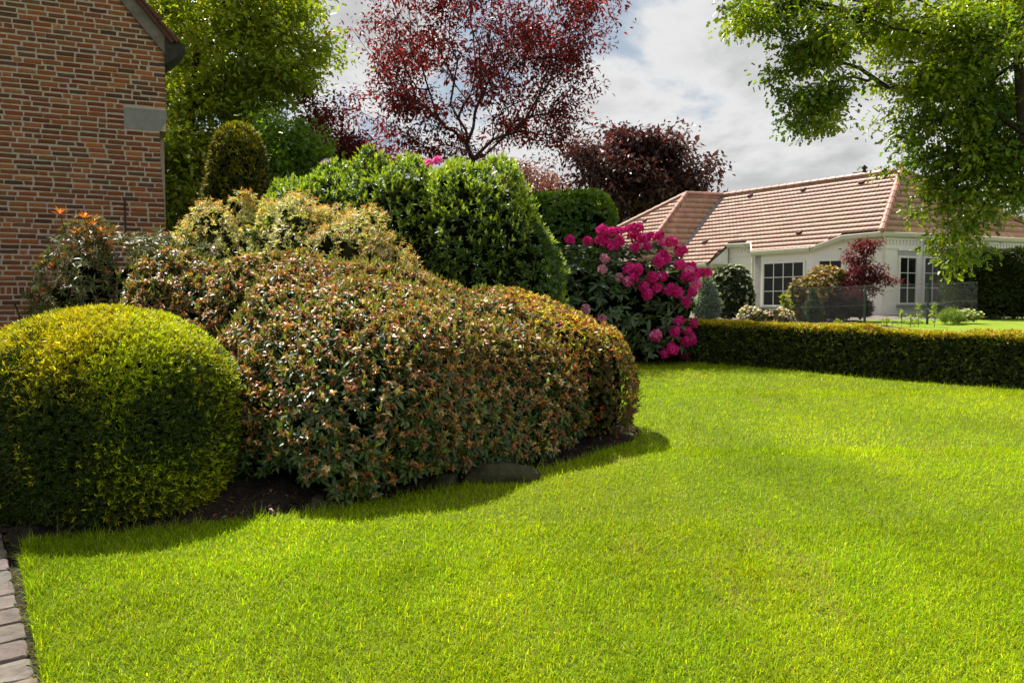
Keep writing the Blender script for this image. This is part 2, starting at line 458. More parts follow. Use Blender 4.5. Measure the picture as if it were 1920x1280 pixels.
# ================================================================== THE GROUND
LAWN_PX = [(95, 1330), (80, 1280), (70, 1230), (55, 1160), (46, 1100), (36, 1050), (44, 1014), (120, 1006), (200, 1002), (300, 992), (440, 978),
           (560, 962), (700, 940), (850, 912), (1000, 884), (1100, 858), (1180, 832), (1207, 812)]
lawn_poly = [G(*p)[:2] for p in LAWN_PX] + [np.array(q) for q in
             ((1.17, 7.35), (.98, 8.2), (.7, 9.3), (.6, 10.6), (.9, 11.7), (1.6, 12.15), (2.3, 12.28), (2.85, 12.25))] + \
            [G(*p)[:2] for p in ((1450, 691), (1600, 706), (1750, 718), (1920, 729), (2100, 742), (2400, 770))] + [G(2400, 1330)[:2]]
lawn_poly = np.array(lawn_poly)
def inpoly(Q, poly):
    x, y = Q[:, 0], Q[:, 1]; ins = np.zeros(len(Q), bool); n = len(poly)
    for i in range(n):
        x0, y0 = poly[i]; x1, y1 = poly[(i + 1) % n]
        c = ((y0 > y) != (y1 > y)) & (x < (x1 - x0) * (y - y0) / (y1 - y0 + 1e-12) + x0); ins ^= c
    return ins
def edgedist(Q, poly):
    dm = np.full(len(Q), 1e9); n = len(poly)
    for i in range(n):
        a, b = poly[i], poly[(i + 1) % n]; ab = b - a
        t = np.clip(((Q - a) @ ab) / (ab @ ab), 0, 1); dm = np.minimum(dm, np.linalg.norm(Q - a - t[:, None] * ab, axis=1))
    return dm
def grid_mesh(name, x0, x1, nx, y0, y1, ny, zf, mat, maskf=None, warp=None):
    xs = np.linspace(x0, x1, nx); ys = np.linspace(y0, y1, ny)
    if warp: xs, ys = warp(xs), warp(ys)
    X, Y = np.meshgrid(xs, ys); X = X.ravel(); Y = Y.ravel(); Z = zf(X, Y)
    i, j = np.meshgrid(np.arange(nx - 1), np.arange(ny - 1)); i = i.ravel(); j = j.ravel()
    F = np.stack([j * nx + i, j * nx + i + 1, (j + 1) * nx + i + 1, (j + 1) * nx + i], 1)
    if maskf is not None:
        c = np.stack([X[F].mean(1), Y[F].mean(1)], 1); F = F[maskf(c)]
    return mesh_np(name, np.stack([X, Y, Z], 1), [F], mat, smooth=True)
sgn = lambda t: np.sign(t) * np.abs(t) ** 2.6 / 700 ** 1.6
o = link('ground', grid_mesh('ground', -700, 700, 140, -700, 700, 140,
         lambda x, y: np.where(y < -30, gz(-30.0), gz(y)) - .06, M['ground'], warp=sgn), kind='structure')
# lawn sheet with a cut edge
pl = lawn_poly; MBl = MB()
MBl.prism([(x, y, float(gz(y)) - .035) for x, y in pl], (0, 0, .035))
o = link('lawn', MBl.mesh('lawn', M['lawn']), kind='structure')
def bedz(x, y):
    Q = np.stack([x, y], 1); d = np.where(inpoly(Q, lawn_poly), 0, edgedist(Q, lawn_poly))
    P = np.stack([x, y, 0 * x], 1)
    return gz(y) - .045 + np.clip(d - .05, 0, .7) * .22 + (d > .05) * .018 * nz(P, 9.0) + (d > .1) * .01 * nz(P, 31.0, 2)
o = link('flower_bed', grid_mesh('flower_bed', -6.5, 3.4, 200, 4.0, 14.0, 200, bedz, M['soil'],
         lambda c: (~inpoly(c, lawn_poly) | (edgedist(c, lawn_poly) < .12)) & (c[:, 0] > -2.6 - (c[:, 1] - 4.2) * 1.3)), kind='structure')

o = link('added_bounce_bed', grid_mesh('added_bounce_bed', 2.0, 14.0, 60, 12.9, 25.5, 60, lambda x, y: gz(y) - .02 + .015 * nz(np.stack([x, y, 0 * x], 1), 4.0), M['bounce_ground'],
         lambda c: (c[:, 1] > 12.9 + (5 - c[:, 0]) * .3) & (c[:, 1] > 11.2 - 0 * c[:, 0]) & ~((c[:, 0] > 9.4) & (c[:, 1] < 22.1))), kind='structure')  # bed added to swap green lawn bounce for neutral light on the house
o = link('far_lawn', grid_mesh('far_lawn', 9.4, 26.0, 60, 10.5, 22.2, 50, lambda x, y: gz(y) - .012 + .008 * nz(np.stack([x, y, 0 * x], 1), 1.5), M['far_turf'],
         lambda c: edgedist(c, lawn_poly) > .35), kind='structure')
# grass blades
rng = np.random.default_rng(11)
def grass_band(d0, d1, dens, wid, ln, seg):
    a = (d1 - d0) * (d1 * 1.5 + 2)
    n = int(a * dens)
    y = rng.uniform(d0, d1, n); x = rng.uniform(-1, 1, n) * (d1 * .75 + 1)
    k = np.abs(x) < y * .70 + .8; x, y = x[k], y[k]
    Q = np.stack([x, y], 1); Q = Q[inpoly(Q, lawn_poly)]
    n = len(Q); P = np.stack([Q[:, 0], Q[:, 1], gz(Q[:, 1]) + .002], 1)
    patch = nz(P, 1.3, 1); stripe = nz(P * [.35, 1.0, 0], 3.6, 12); fine = nz(P, 7.0, 4); tuft = nz(P, 22.0, 6)
    az = rng.uniform(0, 6.28, n) + .6 * patch; lean = np.abs(rng.normal(.75, .35, n)) + .1
    ed = edgedist(Q, lawn_poly)
    L = ln * np.exp(rng.normal(0, .3, n)) * (1 + .18 * tuft) * (1 + .7 * (ed < .06))
    side = np.stack([np.cos(az), np.sin(az), 0 * az], 1)
    sv = np.stack([-np.sin(az), np.cos(az), 0 * az], 1) * (wid * np.exp(rng.normal(0, .2, n)))[:, None] * .5
    mid = P + side * (L * .5 * np.sin(lean * .7))[:, None] + UP * (L * .5 * np.cos(lean * .7))[:, None]
    tip = mid + side * (L * .5 * np.sin(lean * 1.5))[:, None] + UP * (L * .5 * np.cos(lean * 1.5))[:, None]
    base = np.array([.235, .365, .007]) * (1 + .06 * patch + .10 * fine + .11 * stripe)[:, None]
    yel = np.clip(.35 + .2 * patch + .2 * nz(P, 3.1, 9) + rng.normal(0, .3, n), 0, 1)[:, None]
    c = base * (1 - yel) + np.array([.39, .465, .009]) * yel * (1 + .11 * stripe)[:, None]
    dry = rng.uniform(size=n) < .02 + .05 * np.clip(fine, 0, 1) + .5 * np.clip(nz(P, 4.6, 15) - .82, 0, .6); c[dry] = np.array([.36, .34, .10])
    c = vary(c * .95, n, rng, .26, .07)
    if seg == 2:
        V = np.stack([P - sv, P + sv, mid + sv * .8, mid - sv * .8, tip], 1); k = 5
        Fs = [np.array([[0, 1, 2, 3]]), np.array([[3, 2, 4]])]
    else:
        V = np.stack([P - sv, P + sv, tip], 1); k = 3; Fs = [np.array([[0, 1, 2]])]
    off = (np.arange(n) * k)[:, None, None]
    return V.reshape(-1, 3), [(f[None] + off).reshape(-1, f.shape[1]) for f in Fs], np.repeat(c, k, 0)
cl = Cloud()
for args in ((2.45, 4.0, 16000, .0034, .034, 2), (3.8, 4.6, 5500, .0035, .034, 2), (4.0, 6.5, 9500, .0039, .034, 1), (6.2, 9.5, 4600, .0052, .035, 1), (9.2, 13.2, 2600, .007, .036, 1)):
    V, Fs, C = grass_band(*args)
    n0 = cl.n
    for f in Fs: cl.F.setdefault(f.shape[1], []).append(f + n0)
    cl.V.append(V); cl.C.append(C); cl.n += len(V)
g = cl.build('grass', M['grass']); g['label'] = 'bright yellow-green mown lawn grass'; g['category'] = 'grass'

# paved path
rng = np.random.default_rng(5)
path = MB()
e0, e1 = G(80, 1285), G(24, 1060); dirp = unit((e1 - e0)[:2]); perp = np.array([-dirp[1], dirp[0]])
pb = e0[:2] - dirp * .8
q = [pb, pb + dirp * 3.2, pb + dirp * 3.2 + perp * 1.6, pb + perp * 1.6]
q[0] = q[0] - perp * .06; q[1] = q[1] - perp * .06
path.prism([(x, y, float(gz(y)) - .055) for x, y in q], (0, 0, .012))
path_o = path.build('path', M['soil'], kind='structure')
s_ = -.55
col_w = .128
k_ = 0
for ci in range(4):
    s_ = -.6 + ci * .07
    while s_ < 2.25:
        ln = rng.uniform(.165, .2)
        c0 = e0[:2] + dirp * s_ + perp * (.012 + ci * (col_w + .014)); t = rng.uniform(.75, 1.15); 
        b = MB(); h = rng.uniform(.035, .046)
        wv = col_w * rng.uniform(.94, 1.02)
        x, y = c0; z0 = float(gz(y)) - .05
        ang = rng.normal(0, .03); dv = np.array([dirp[0] * math.cos(ang) - dirp[1] * math.sin(ang), dirp[0] * math.sin(ang) + dirp[1] * math.cos(ang)])
        dx = np.array([*(dv * (ln - .012)), SLOPE * (dv[1] * ln)]); dy = np.array([*(perp * wv), SLOPE * perp[1] * wv])
        # irregular worn top: ring of 10 points, bevelled
        ring = [(.0, .12), (.0, .88), (.1, 1), (.5, 1.01), (.9, 1), (1, .88), (1, .12), (.9, 0), (.5, -.01), (.1, 0)]
        base_ = [np.array([x, y, z0]) + dx * (u + rng.normal(0, .012)) + dy * (v + rng.normal(0, .015)) for u, v in ring]
        cen = sum(base_) / 10
        c = tuple(np.clip(np.array([1, .98, .95]) * t * np.exp(rng.normal(0, .05, 3)), .3, 1.3))
        n = len(b.V)
        for f_, hh in ((1, 0), (1, h * .8), (.93, h)):
            for p_ in base_:
                w_ = cen + (p_ - cen) * f_; b.V.append((w_[0], w_[1], w_[2] + hh + (rng.normal(0, .0015) if hh else 0))); b.C.append(c)
        for L_ in (0, 10):
            for i in range(10): j = (i + 1) % 10; b.F.append((L_ + i, L_ + j, L_ + 10 + j, L_ + 10 + i))
        b.V.append(tuple(cen + np.array([0, 0, h + .001]))); b.C.append(c)
        for i in range(10): b.F.append((20 + i, 20 + (i + 1) % 10, 30))
        b.build('paver', M['paver'], path_o, smooth=False)
        s_ += ln
# moss and weeds in the joints
cl = Cloud()
Q = []
for i in range(900):
    t = rng.uniform(-.4, 2.0); w = rng.choice([.004, .147, .288]) + rng.normal(0, .012)
    if nz(np.array([[t * 3, w * 2, 0]]), 2.0)[0] > .1 or rng.uniform() < .12:
        c = e0[:2] + dirp * t + perp * w; Q.append((c[0], c[1], float(gz(c[1])) - .02 + rng.uniform(0, .015)))
Q = np.array(Q); n = len(Q)
cl.add(Q, unit(rng.normal(0, 1, (n, 3)) + UP), unit(rng.normal(0, 1, (n, 3))), rng.uniform(.01, .024, n), rng.uniform(.005, .012, n),
       vary(pick([(.10, .16, .02), (.12, .08, .03), (.2, .10, .04)], [.5, .3, .2], n, rng), n, rng))
o = cl.build('joint_weeds', M['leaf'], path_o)

# ================================================================== BRICK HOUSE
rng = np.random.default_rng(21)
bh = thing('brick_house', 'old red-brown brick gable wall with pale mortar and a grey corner stone', 'house')
wR = W(312, 250, 10.14); wR[2] = 0
wdir = np.array([math.cos(R(24.5)), math.sin(R(24.5)), 0]); wn_ = np.array([wdir[1], -wdir[0], 0])      # normal to the viewer
BACK = -wn_
CH, MODL = .0625, .2
# heights
z_eave = W(312, 100, 10.14)[2]; z_st0, z_st1 = W(305, 247, 10.14)[2], W(305, 208, 10.14)[2]
GABLE_W = 7.0
z_g = .2
slope_v = math.tan(R(50))
wallm = MB()
kn = .075      # the wall steps out above the corner stone
low = [wR - wdir * GABLE_W, wR - wdir * (kn - .0), wR - wdir * kn, wR - wdir * GABLE_W]
batter = .07
p0 = wR - wdir * GABLE_W; 
pts = [p0 + UP * z_g, wR - wdir * (kn - batter) + UP * z_g, wR - wdir * (kn - batter * .9) + UP * 2.1, wR - wdir * kn + UP * (z_st0 - .35), wR - wdir * kn + UP * z_st0, wR + UP * z_st0, wR + UP * z_eave,
       wR - wdir * GABLE_W / 2 + UP * (z_eave + GABLE_W / 2 * slope_v), p0 + UP * z_eave]
wallm.prism([q_ - wdir * .005 if i_ in (1, 2, 3, 4, 5, 6) else q_ for i_, q_ in enumerate(pts)], BACK * .4)
# the side wall runs back, out of sight
wallm.box(wR - wdir * .42 + UP * z_g + BACK * .4, wdir * .4, BACK * 7, UP * (z_eave - z_g))
wall = wallm.build('wall', M['mortar'], bh)
PAL = [(.22, .068, .030), (.18, .055, .027), (.25, .085, .034), (.16, .062, .034), (.12, .052, .034), (.25, .10, .045), (.20, .066, .034), (.14, .048, .026), (.23, .078, .03), (.09, .046, .036)]
def right_edge(z):
    if z >= z_st0: return 0.0 if z < z_eave else -(z - z_eave) / slope_v
    if z > z_st0 - .35: return -kn
    if z > 2.1: return -kn + batter * .9 * (z_st0 - .35 - z) / (z_st0 - .35 - 2.1) - 0
    return -kn + batter
bricks = []
row = 0; z = .25
SOLDIER = W(40, 557, 9.4)[2]
soldier_row = round((SOLDIER - .25) / CH)
z_top = z_eave + GABLE_W / 2 * slope_v - .1
while z < z_top:
    sold = row == soldier_row
    hh = CH * (1.55 if sold else 1)
    e = right_edge(z + hh / 2) + .011
    lft = -GABLE_W + max(0, (z - z_eave) / slope_v) if z > z_eave else -GABLE_W
    s = e; first = True
    while s > lft + .05:
        if sold: L = .066
        elif first: L = [.2, .1, .15][row % 3] if rng.uniform() < .8 else .2
        else: L = .2 if rng.uniform() < .84 else .1
        first = False
        L *= rng.normal(1, .025)
        if z_st0 - .02 < z + hh / 2 < z_st1 + .01 and s > -.47: s = -.475; continue
        zz = z + (rng.normal(0, .0025))
        bricks.append((s - L, L, zz, hh, sold)); s -= L
    z += hh; row += 1
def brick_mesh(b, o, L, h, c):
    """slightly irregular brick, front face bulging"""
    jt = rng.uniform(.016, .026); jh = rng.uniform(.017, .023)
    x0, x1, y0, y1 = jt / 2, L - jt / 2, jh / 2, h - jh / 2
    n = len(b.V)
    J = lambda s=.003: rng.normal(0, s)
    pr = rng.uniform(.004, .010)
    cor = [(x0, y0), ((x0 + x1) / 2, y0), (x1, y0), (x1, y1), ((x0 + x1) / 2, y1), (x0, y1)]
    for dep, ins in ((-.01, 0), (pr * .6, 0), (pr, .0065)):
        for i, (x, y) in enumerate(cor):
            xx = x + (ins if i in (0, 5) else -ins if i in (2, 3) else 0); yy = y + (ins if i < 3 else -ins)
            w_ = o + wdir * (xx + J()) + UP * (yy + J(.0015)) + wn_ * dep; b.V.append(tuple(w_)); b.C.append(c)
    for L_ in (0, 6):
        for i in range(6): j = (i + 1) % 6; b.F.append((n + L_ + i, n + L_ + j, n + L_ + 6 + j, n + L_ + 6 + i))
    b.F.append((n + 12, n + 13, n + 16, n + 17)); b.F.append((n + 13, n + 14, n + 15, n + 16))
def proj(P):
    P = np.asarray(P) - O3; cy, sy = math.cos(PITCH), math.sin(PITCH)
    dep = P[..., 1] * cy - P[..., 2] * sy; v = P[..., 1] * sy + P[..., 2] * cy
    return 960 + FPX * P[..., 0] / dep, 640 - FPX * v / dep
def brick_col():
    c = np.array([1.02, 1.04, .98]) * np.array(PAL[rng.integers(len(PAL))]) * np.exp(rng.normal(0, .14)) * np.exp(rng.normal(0, .05, 3))
    return tuple(c)
seen = []; rest = []
for bk in bricks:
    o = wR + wdir * bk[0]; ux, uy = proj(o + UP * bk[2] + wdir * bk[1] / 2)
    hidden = (uy > 380 and ux > 60 + 0 and uy > 560) or (ux > 75 and uy > 420 and uy < 590 and ux < 230) or uy > 600 or ux < 4 or uy < 2 or (uy > 445 and ux > 200)
    (rest if hidden else seen).append(bk)
seen.sort(key=lambda b: np.linalg.norm(wR + wdir * b[0] + UP * b[2] - O3) - b[1] * 3)
parts = seen[:300]; rest += seen[300:]
variants = []
for i in range(48):
    b = MB(); brick_mesh(b, np.zeros(3), .2 if i < 30 else .1 if i < 40 else .15, CH, brick_col()); variants.append(b.mesh('brick', M['brick']))
sold_v = []
for i in range(6):
    b = MB(); brick_mesh(b, np.zeros(3), .066, CH * 1.55, brick_col()); sold_v.append(b.mesh('brick', M['brick']))
for s, L, z, h, sd in parts:
    me = sold_v[rng.integers(6)] if sd else variants[rng.integers(30) if L > .175 else 30 + rng.integers(10) if L < .125 else 40 + rng.integers(8)]
    off_ = 0 if sd else L - (.2 if L > .175 else .1 if L < .125 else .15)
    ob = link('brick', me, wall, wR + wdir * (s + off_ * (.5 if abs(s + L - right_edge(z + h / 2)) > .03 else 1)) + UP * z)
bm_ = MB()
for s, L, z, h, sd in rest: brick_mesh(bm_, wR + wdir * s + UP * z, L, h, brick_col())
bm_.build('bricks', M['brick'], wall, kind='stuff')
# grey corner stone with a rounded underside
k = MB()
o_ = wR - wdir * .475 + wn_ * .006
prof = [(0, z_st0), (.475 - kn - .02, z_st0), (.475 - kn + .02, z_st0 + .02), (.475 - .02, z_st0 + .1), (.475 + .008, z_st0 + .15), (.475 + .008, z_st1), (0, z_st1)]
k.prism([o_ + wdir * a + UP * b for a, b in prof], BACK * .41)
k.build('corner_stone', M['stone'], bh)
# dark expansion joint
j = MB(); o_ = wR - wdir * .50 + UP * W(240, 440, 10)[2]; j.box(o_ + wn_ * .004, wdir * .02, UP * (W(240, 378, 10)[2] - o_[2]), wn_ * .008)
j.build('expansion_joint', M['dark_gutter'], wall)
# verge board, tiles and gutter
ud = unit(-wdir + UP * slope_v)            # up the verge
nd_ = unit(np.cross(ud, wn_));  nd_ = nd_ if nd_[2] > 0 else -nd_
e_ = wR + UP * (z_eave - .12) 
vb = MB(); ev = wR + UP * z_eave + wn_ * .006; ud_n = ud / -(ud @ wdir)
vb.prism([ev - UP * .02, ev + UP * .20, ev + ud_n * 3.3 + UP * .20, ev + ud_n * 3.3 - UP * .02], wn_ * .04); vb.build('verge_board', M['grey_board'], bh)
e_ = ev + UP * .20 - nd_ * .195 - wn_ * .006
roof_b = MB(); roof_b.box(e_ - ud * .12 + nd_ * .195 + wn_ * .10, ud * .9, nd_ * .05, BACK * .5); roof_b.box(e_ + ud * .78 + nd_ * .195 + wn_ * .10, ud * 4.05, nd_ * .05, BACK * 7.2); roof_b = roof_b.build('roof', M['dark_tile'], bh)
for i in range(15):
    t = MB(); o_ = e_ + ud * (-.15 + i * .31) + nd_ * (.245 + .0) + wn_ * .13
    t.prism([o_, o_ + ud * .34 + nd_ * -.0, o_ + ud * .34 + nd_ * .015, o_ + nd_ * .05], BACK * .24)
    t.build('tile', M['dark_tile'], roof_b)
gt = MB()
c0 = wR + UP * z_eave + wn_ * .06
prof = [(.004, -.15), (.05, -.12), (.11, -.07), (.18, .00), (.225, .06), (.245, .105), (.23, .125), (.12, .16), (.004, .20)]
gt.prism([c0 + wdir * (a - .004) + UP * b for a, b in prof], BACK * .45)
gt.build('gutter', M['dark_gutter'], bh)

# ================================================================== WHITE HOUSE
rng = np.random.default_rng(31)
C0 = W(1653, 434, 24.0)
ua = (-90 - 960) / FPX; a_ = unit(np.array([ua, 1, 0])); n_in = np.array([a_[1], -a_[0], 0]); out_ = -n_in
ub = (4500 - 960) / FPX; b_d = unit(np.array([ub, 1, 0]))
tanS = math.tan(R(40))
NS = unit(np.array([-n_in[0] * tanS, -n_in[1] * tanS, 1.0]))
def hit(px, py, o, n):
    r = ray(px, py); return O3 + r * (n @ (o - O3)) / (n @ r)
def hm(px, py): return hit(px, py, C0, NS)
def so(s, o, z): return np.array([C0[0], C0[1], 0]) + a_ * s + out_ * o + UP * z
wh = thing('white_house', 'white painted bungalow with pink clay tile roof beyond the low hedge', 'house')
ZE = C0[2]
peak = hm(1690, 320); ridge_end = hm(1357, 367); ridge_end[2] = peak[2] = (peak[2] + ridge_end[2]) / 2
ridge_end = peak + a_ * ((ridge_end - peak) @ a_)
vd = unit(hm(1278, 470) - ridge_end); v_low = ridge_end + vd * ((3.05 - ridge_end[2]) / vd[2])
main_poly = [peak, C0] + [hm(*p) for p in ((1580, 441), (1520, 463), (1410, 471), (1408, 455), (1365, 457), (1325, 493), (1262, 497.5))] + [v_low, ridge_end]
# right hip
far_c = C0 + b_d * 8.3
NH = unit(np.cross(b_d, peak - C0)); NH = NH if NH[2] > 0 else -NH
hip_poly = [peak, C0, far_c]
# wing to the front of the ridge end: ridge runs outwards at ridge height
V0 = hm(1278, 470)
r_ = ray(1287, 364); A1 = O3 + r_ * ((peak[2] - EYE) / r_[2])
N2 = unit(np.cross(A1 - ridge_end, V0 - ridge_end)); N2 = N2 if N2[2] > 0 else -N2
def h2(px, py): return hit(px, py, ridge_end, N2)
hb = h2(1228, 445)
hipdir = unit(hb - A1); hip_low = A1 + hipdir * ((2.95 - A1[2]) / hipdir[2])
N1 = unit(np.cross(hipdir, a_)); N1 = N1 if N1[2] > 0 else -N1
def h1(px, py): return hit(px, py, A1, N1)
f1_poly = [A1, h1(1165, 425), h1(1120, 448), h1(1120, 480), hip_low]
vd = unit(V0 - ridge_end); v_low = ridge_end + vd * ((3.05 - ridge_end[2]) / vd[2])
f2_poly = [A1, hip_low, v_low, ridge_end]
roof_m = MB()
for poly in (main_poly, hip_poly, f1_poly, f2_poly):
    roof_m.prism([p - UP * .03 for p in poly], -UP * .10)
# rear slopes
bk = n_in * 2.7 - UP * (2.7 * tanS)
roof_m.prism([peak - UP * .03, ridge_end - UP * .03, ridge_end + bk + a_ * 2, peak + bk], -UP * .1)
roof_m.prism([peak - UP * .03, far_c - UP * .03, peak + bk], -UP * .1)
roof_o = roof_m.build('roof', M['roof_under'], wh)
TW, TL = .165, .242
def tile_v():
    """S-shaped pantile: local x across, y up the slope, z out"""
    xs = np.array([-.5, -.3, -.1, .12, .32, .52]) * TW * 1.06
    zs = np.array([.014, .006, .004, .006, .013, .015])
    V = []; 
    zl = np.array([.019, .007, .003, .008, .018, .020])
    for x, zz in zip(xs, zl): V.append((x, -.022, zz + .009))
    for x, zz in zip(xs, zs): V.append((x, TL * 1.02, zz))
    for x, zz in zip(xs, zl): V.append((x, -.010, zz + .0))
    F = [(i, i + 1, 7 + i, 6 + i) for i in range(5)] + [(12 + i, 13 + i, i + 1, i) for i in range(5)]
    return np.array(V), F
TV, TF = tile_v()
def facet_tiles(poly, N, hor, phase=0.0, margin=.03):
    N = N / np.linalg.norm(N); hor = unit(hor); up = np.cross(N, hor); 
    if up[2] < 0: up = -up; 
    X = np.cross(up, N)
    o = poly[0]; Q = np.array([((p - o) @ X, (p - o) @ up) for p in poly])
    out = []
    v0 = Q[:, 1].min(); nr = int((Q[:, 1].max() - v0) / TL) + 1
    for r in range(nr):
        v = v0 + r * TL
        us = np.arange(Q[:, 0].min() - TW, Q[:, 0].max() + TW, TW) + phase
        pts = np.stack([us, np.full_like(us, v + TL * .5)], 1)
        ok = inpoly(pts, Q)
        for u in us[ok]: out.append(o + X * u + up * v)
    return [(p, X, up, N) for p in out]
tiles = []
PALE = (.62, .40, .31); ROSE = (.44, .235, .185); BRN = (.40, .19, .115)
for poly, N, hor, c in ((main_poly, NS, a_, PALE), (hip_poly, NH, b_d, ROSE), (f1_poly, N1, a_, PALE), (f2_poly, N2, unit(np.cross(N2, UP)), BRN)):
    tiles += [t + (c,) for t in facet_tiles(poly, N, hor)]
def tcol(p):
    # clay tint runs from rose at the hip end to paler by the wing
    t = np.clip((p - C0) @ a_ / 8, 0, 1)
    return np.array([.52, .29, .225]) * (1 - t) + np.array([.56, .345, .27]) * t
tiles.sort(key=lambda t: np.linalg.norm(t[0] - O3))
tvar = []
for i in range(14):
    c = np.array([.54, .315, .245]) * np.exp(rng.normal(0, .08)) * np.exp(rng.normal(0, .04, 3))
    tvar.append(mesh_np('tile', TV, [np.array(TF)], M['tile'], c))
cl = Cloud()
cnt = 0
for p, X, up, N, c in tiles:
    u, v = proj(p)
    vis = -10 < u < 1760 and (u > 1150)
    if vis and cnt < 300:
        ob = link('tile', tvar[rng.integers(14)], roof_o)
        ob.matrix_world = Matrix(((X[0], up[0], N[0], p[0]), (X[1], up[1], N[1], p[1]), (X[2], up[2], N[2], p[2]), (0, 0, 0, 1))); cnt += 1
    else:
        V = p + TV[:, :1] * X + TV[:, 1:2] * up + TV[:, 2:] * N
        cc = tcol(p) * np.exp(rng.normal(0, .10)) * np.exp(rng.normal(0, .04, 3))
        cl.raw(V, np.array(TF), np.tile(cc, (len(V), 1)))
cl.build('roof_tiles', M['tile'], roof_o)
def ridge_tiles(p0, p1, rad=.10, step=.33):
    d = unit(p1 - p0); L = np.linalg.norm(p1 - p0); n = int(L / step)
    x = unit(np.cross(d, UP)); y = np.cross(x, d)
    for i in range(n):
        b = MB(); q0 = p0 + d * (i * L / n); q1 = q0 + d * (L / n + .05); c = tuple(np.array([.40, .20, .15]) * np.exp(rng.normal(0, .12)))
        k = 7
        for q, r in ((q0, rad * 1.12), (q1, rad * .95)):
            for j in range(k):
                t = math.pi * (-.12 + 1.24 * j / (k - 1)); b.V.append(tuple(q + x * r * math.cos(t) + y * (r * math.sin(t) - .015))); b.C.append(c)
        for j in range(k - 1): b.F.append((j, j + 1, k + j + 1, k + j))
        b.F.append(tuple(range(k))); b.F.append(tuple(reversed(range(k, 2 * k))))
        b.build('ridge_tile', M['tile'], roof_o)
ridge_tiles(peak + UP * .04, ridge_end + UP * .04)
ridge_tiles(C0 + UP * .03, peak + UP * .04); ridge_tiles(far_c + UP * .03, peak + UP * .04)
ridge_tiles(ridge_end + UP * .03, A1 + UP * .03); ridge_tiles(hip_low + UP * .03, A1 + UP * .03); ridge_tiles(h1(1140, 437) + UP * .03, A1 + UP * .03)
vf = MB(); xv_ = unit(np.cross(vd, UP)); vf.box(ridge_end - xv_ * .09 + UP * .035, vd * np.linalg.norm(v_low - ridge_end), xv_ * .18, UP * .03); vf.build('valley_flashing', M['zinc'], roof_o)
# raised vent tiles in the roof
for u, v in ((1405, 371), (1505, 360), (1614, 347), (1320, 458), (1497, 441), (1208, 417)):
    p = h1(u, v) if u < 1230 else hm(u, v); up = np.cross(NS, a_); up = up if up[2] > 0 else -up; X = np.cross(up, NS)
    b = MB(); b.prism([p - X * .08 + NS * .04, p + X * .08 + NS * .04, p + X * .06 + NS * .11, p - X * .06 + NS * .11], up * .2 - NS * .06); b.build('vent_tile', M['dark_tile'], roof_o)
# small black ridge vent with a cowl
pv = hm(1622, 331); pv = peak + a_ * ((pv - peak) @ a_)
b = MB(); b.box(pv + UP * .08 - a_ * .02, a_ * .52, n_in * .1, UP * .08); b.tube(pv + UP * .1 + a_ * .05, pv + UP * .26 + a_ * .05, .06, .05, 8); b.tube(pv + UP * .24 + a_ * .05, pv + UP * .30 + a_ * .05, .10, .10, 8); b.tube(pv + UP * .30 + a_ * .05, pv + UP * .36 + a_ * .05, .05, .03, 6)
b.build('ridge_vent', M['dark_gutter'], roof_o)
# walls: footprint in (s, o) stepped in under the eaves
def zr(o): return ZE - tanS * o - .13
IN = .10
S1, S2, S3, OB = 1.25, 2.12, 4.33, .44
g0 = float(gz(24)) - .4
fp = [('b', 0), ('m', .05, -IN), ('m', S1, -IN + .02), ('m', S2, OB - IN), ('m', S3, OB - IN), ('m', S3, -IN), ('m', 8.6, -IN), ]
wl = MB()
def wall_seg(p0, p1, z0, z1, thick=.3):
    d = unit(p1 - p0); nrm = np.array([d[1], -d[0], 0])
    if nrm @ (O3 - p0) < 0: nrm = -nrm
    wl.prism([p0 * [1, 1, 0] + UP * g0, p1 * [1, 1, 0] + UP * g0, p1 * [1, 1, 0] + UP * z1, p0 * [1, 1, 0] + UP * z0], -nrm * thick)
K0 = so(0.03, -IN, 0) 
K0 = K0 + b_d * .12
q1, q2, q3, q4, q5 = so(S1, -IN, 0), so(S2, OB - IN, 0), so(S3, OB - IN, 0), so(S3, -IN, 0), so(8.8, -IN, 0)
wall_seg(K0, K0 + b_d * 8.4, zr(-.05), zr(-.05))
wall_seg(K0, q1, zr(-.05), zr(-.05)); wall_seg(q1, q2, zr(-.05), zr(OB - .06)); wall_seg(q2, q3, zr(OB - .06), zr(OB - .06))
wall_seg(q4, q5, zr(-.05), zr(-.05)); 
wl.prism([q3 * [1, 1, 0] + UP * g0, q4 * [1, 1, 0] + UP * g0, q4 + UP * zr(-.05), q3 + UP * zr(OB - .06)], -a_ * .25)
wing_w0 = so(9.6, 1.4, 0); 
wall_o = wl.build('wall', M['whitewall'], wh)
# porch extension at the far end: soffit, cheek, beam
t1, t2 = hm(1365, 457), hm(1325, 493); 
ck = MB(); t3 = t1 - UP * (t1[2] - t2[2] + .03); ck.prism([t1 - UP * .11, t2 - UP * .10, t3], a_ * .06); ck.build('cheek_board', M['white'], wh)
pb_ = MB(); pb_.box(t3 - UP * .16 + a_ * .02 + out_ * .0, a_ * 3.4, out_ * .80, UP * .15); pb_.build('porch_soffit', M['olive'], wh)
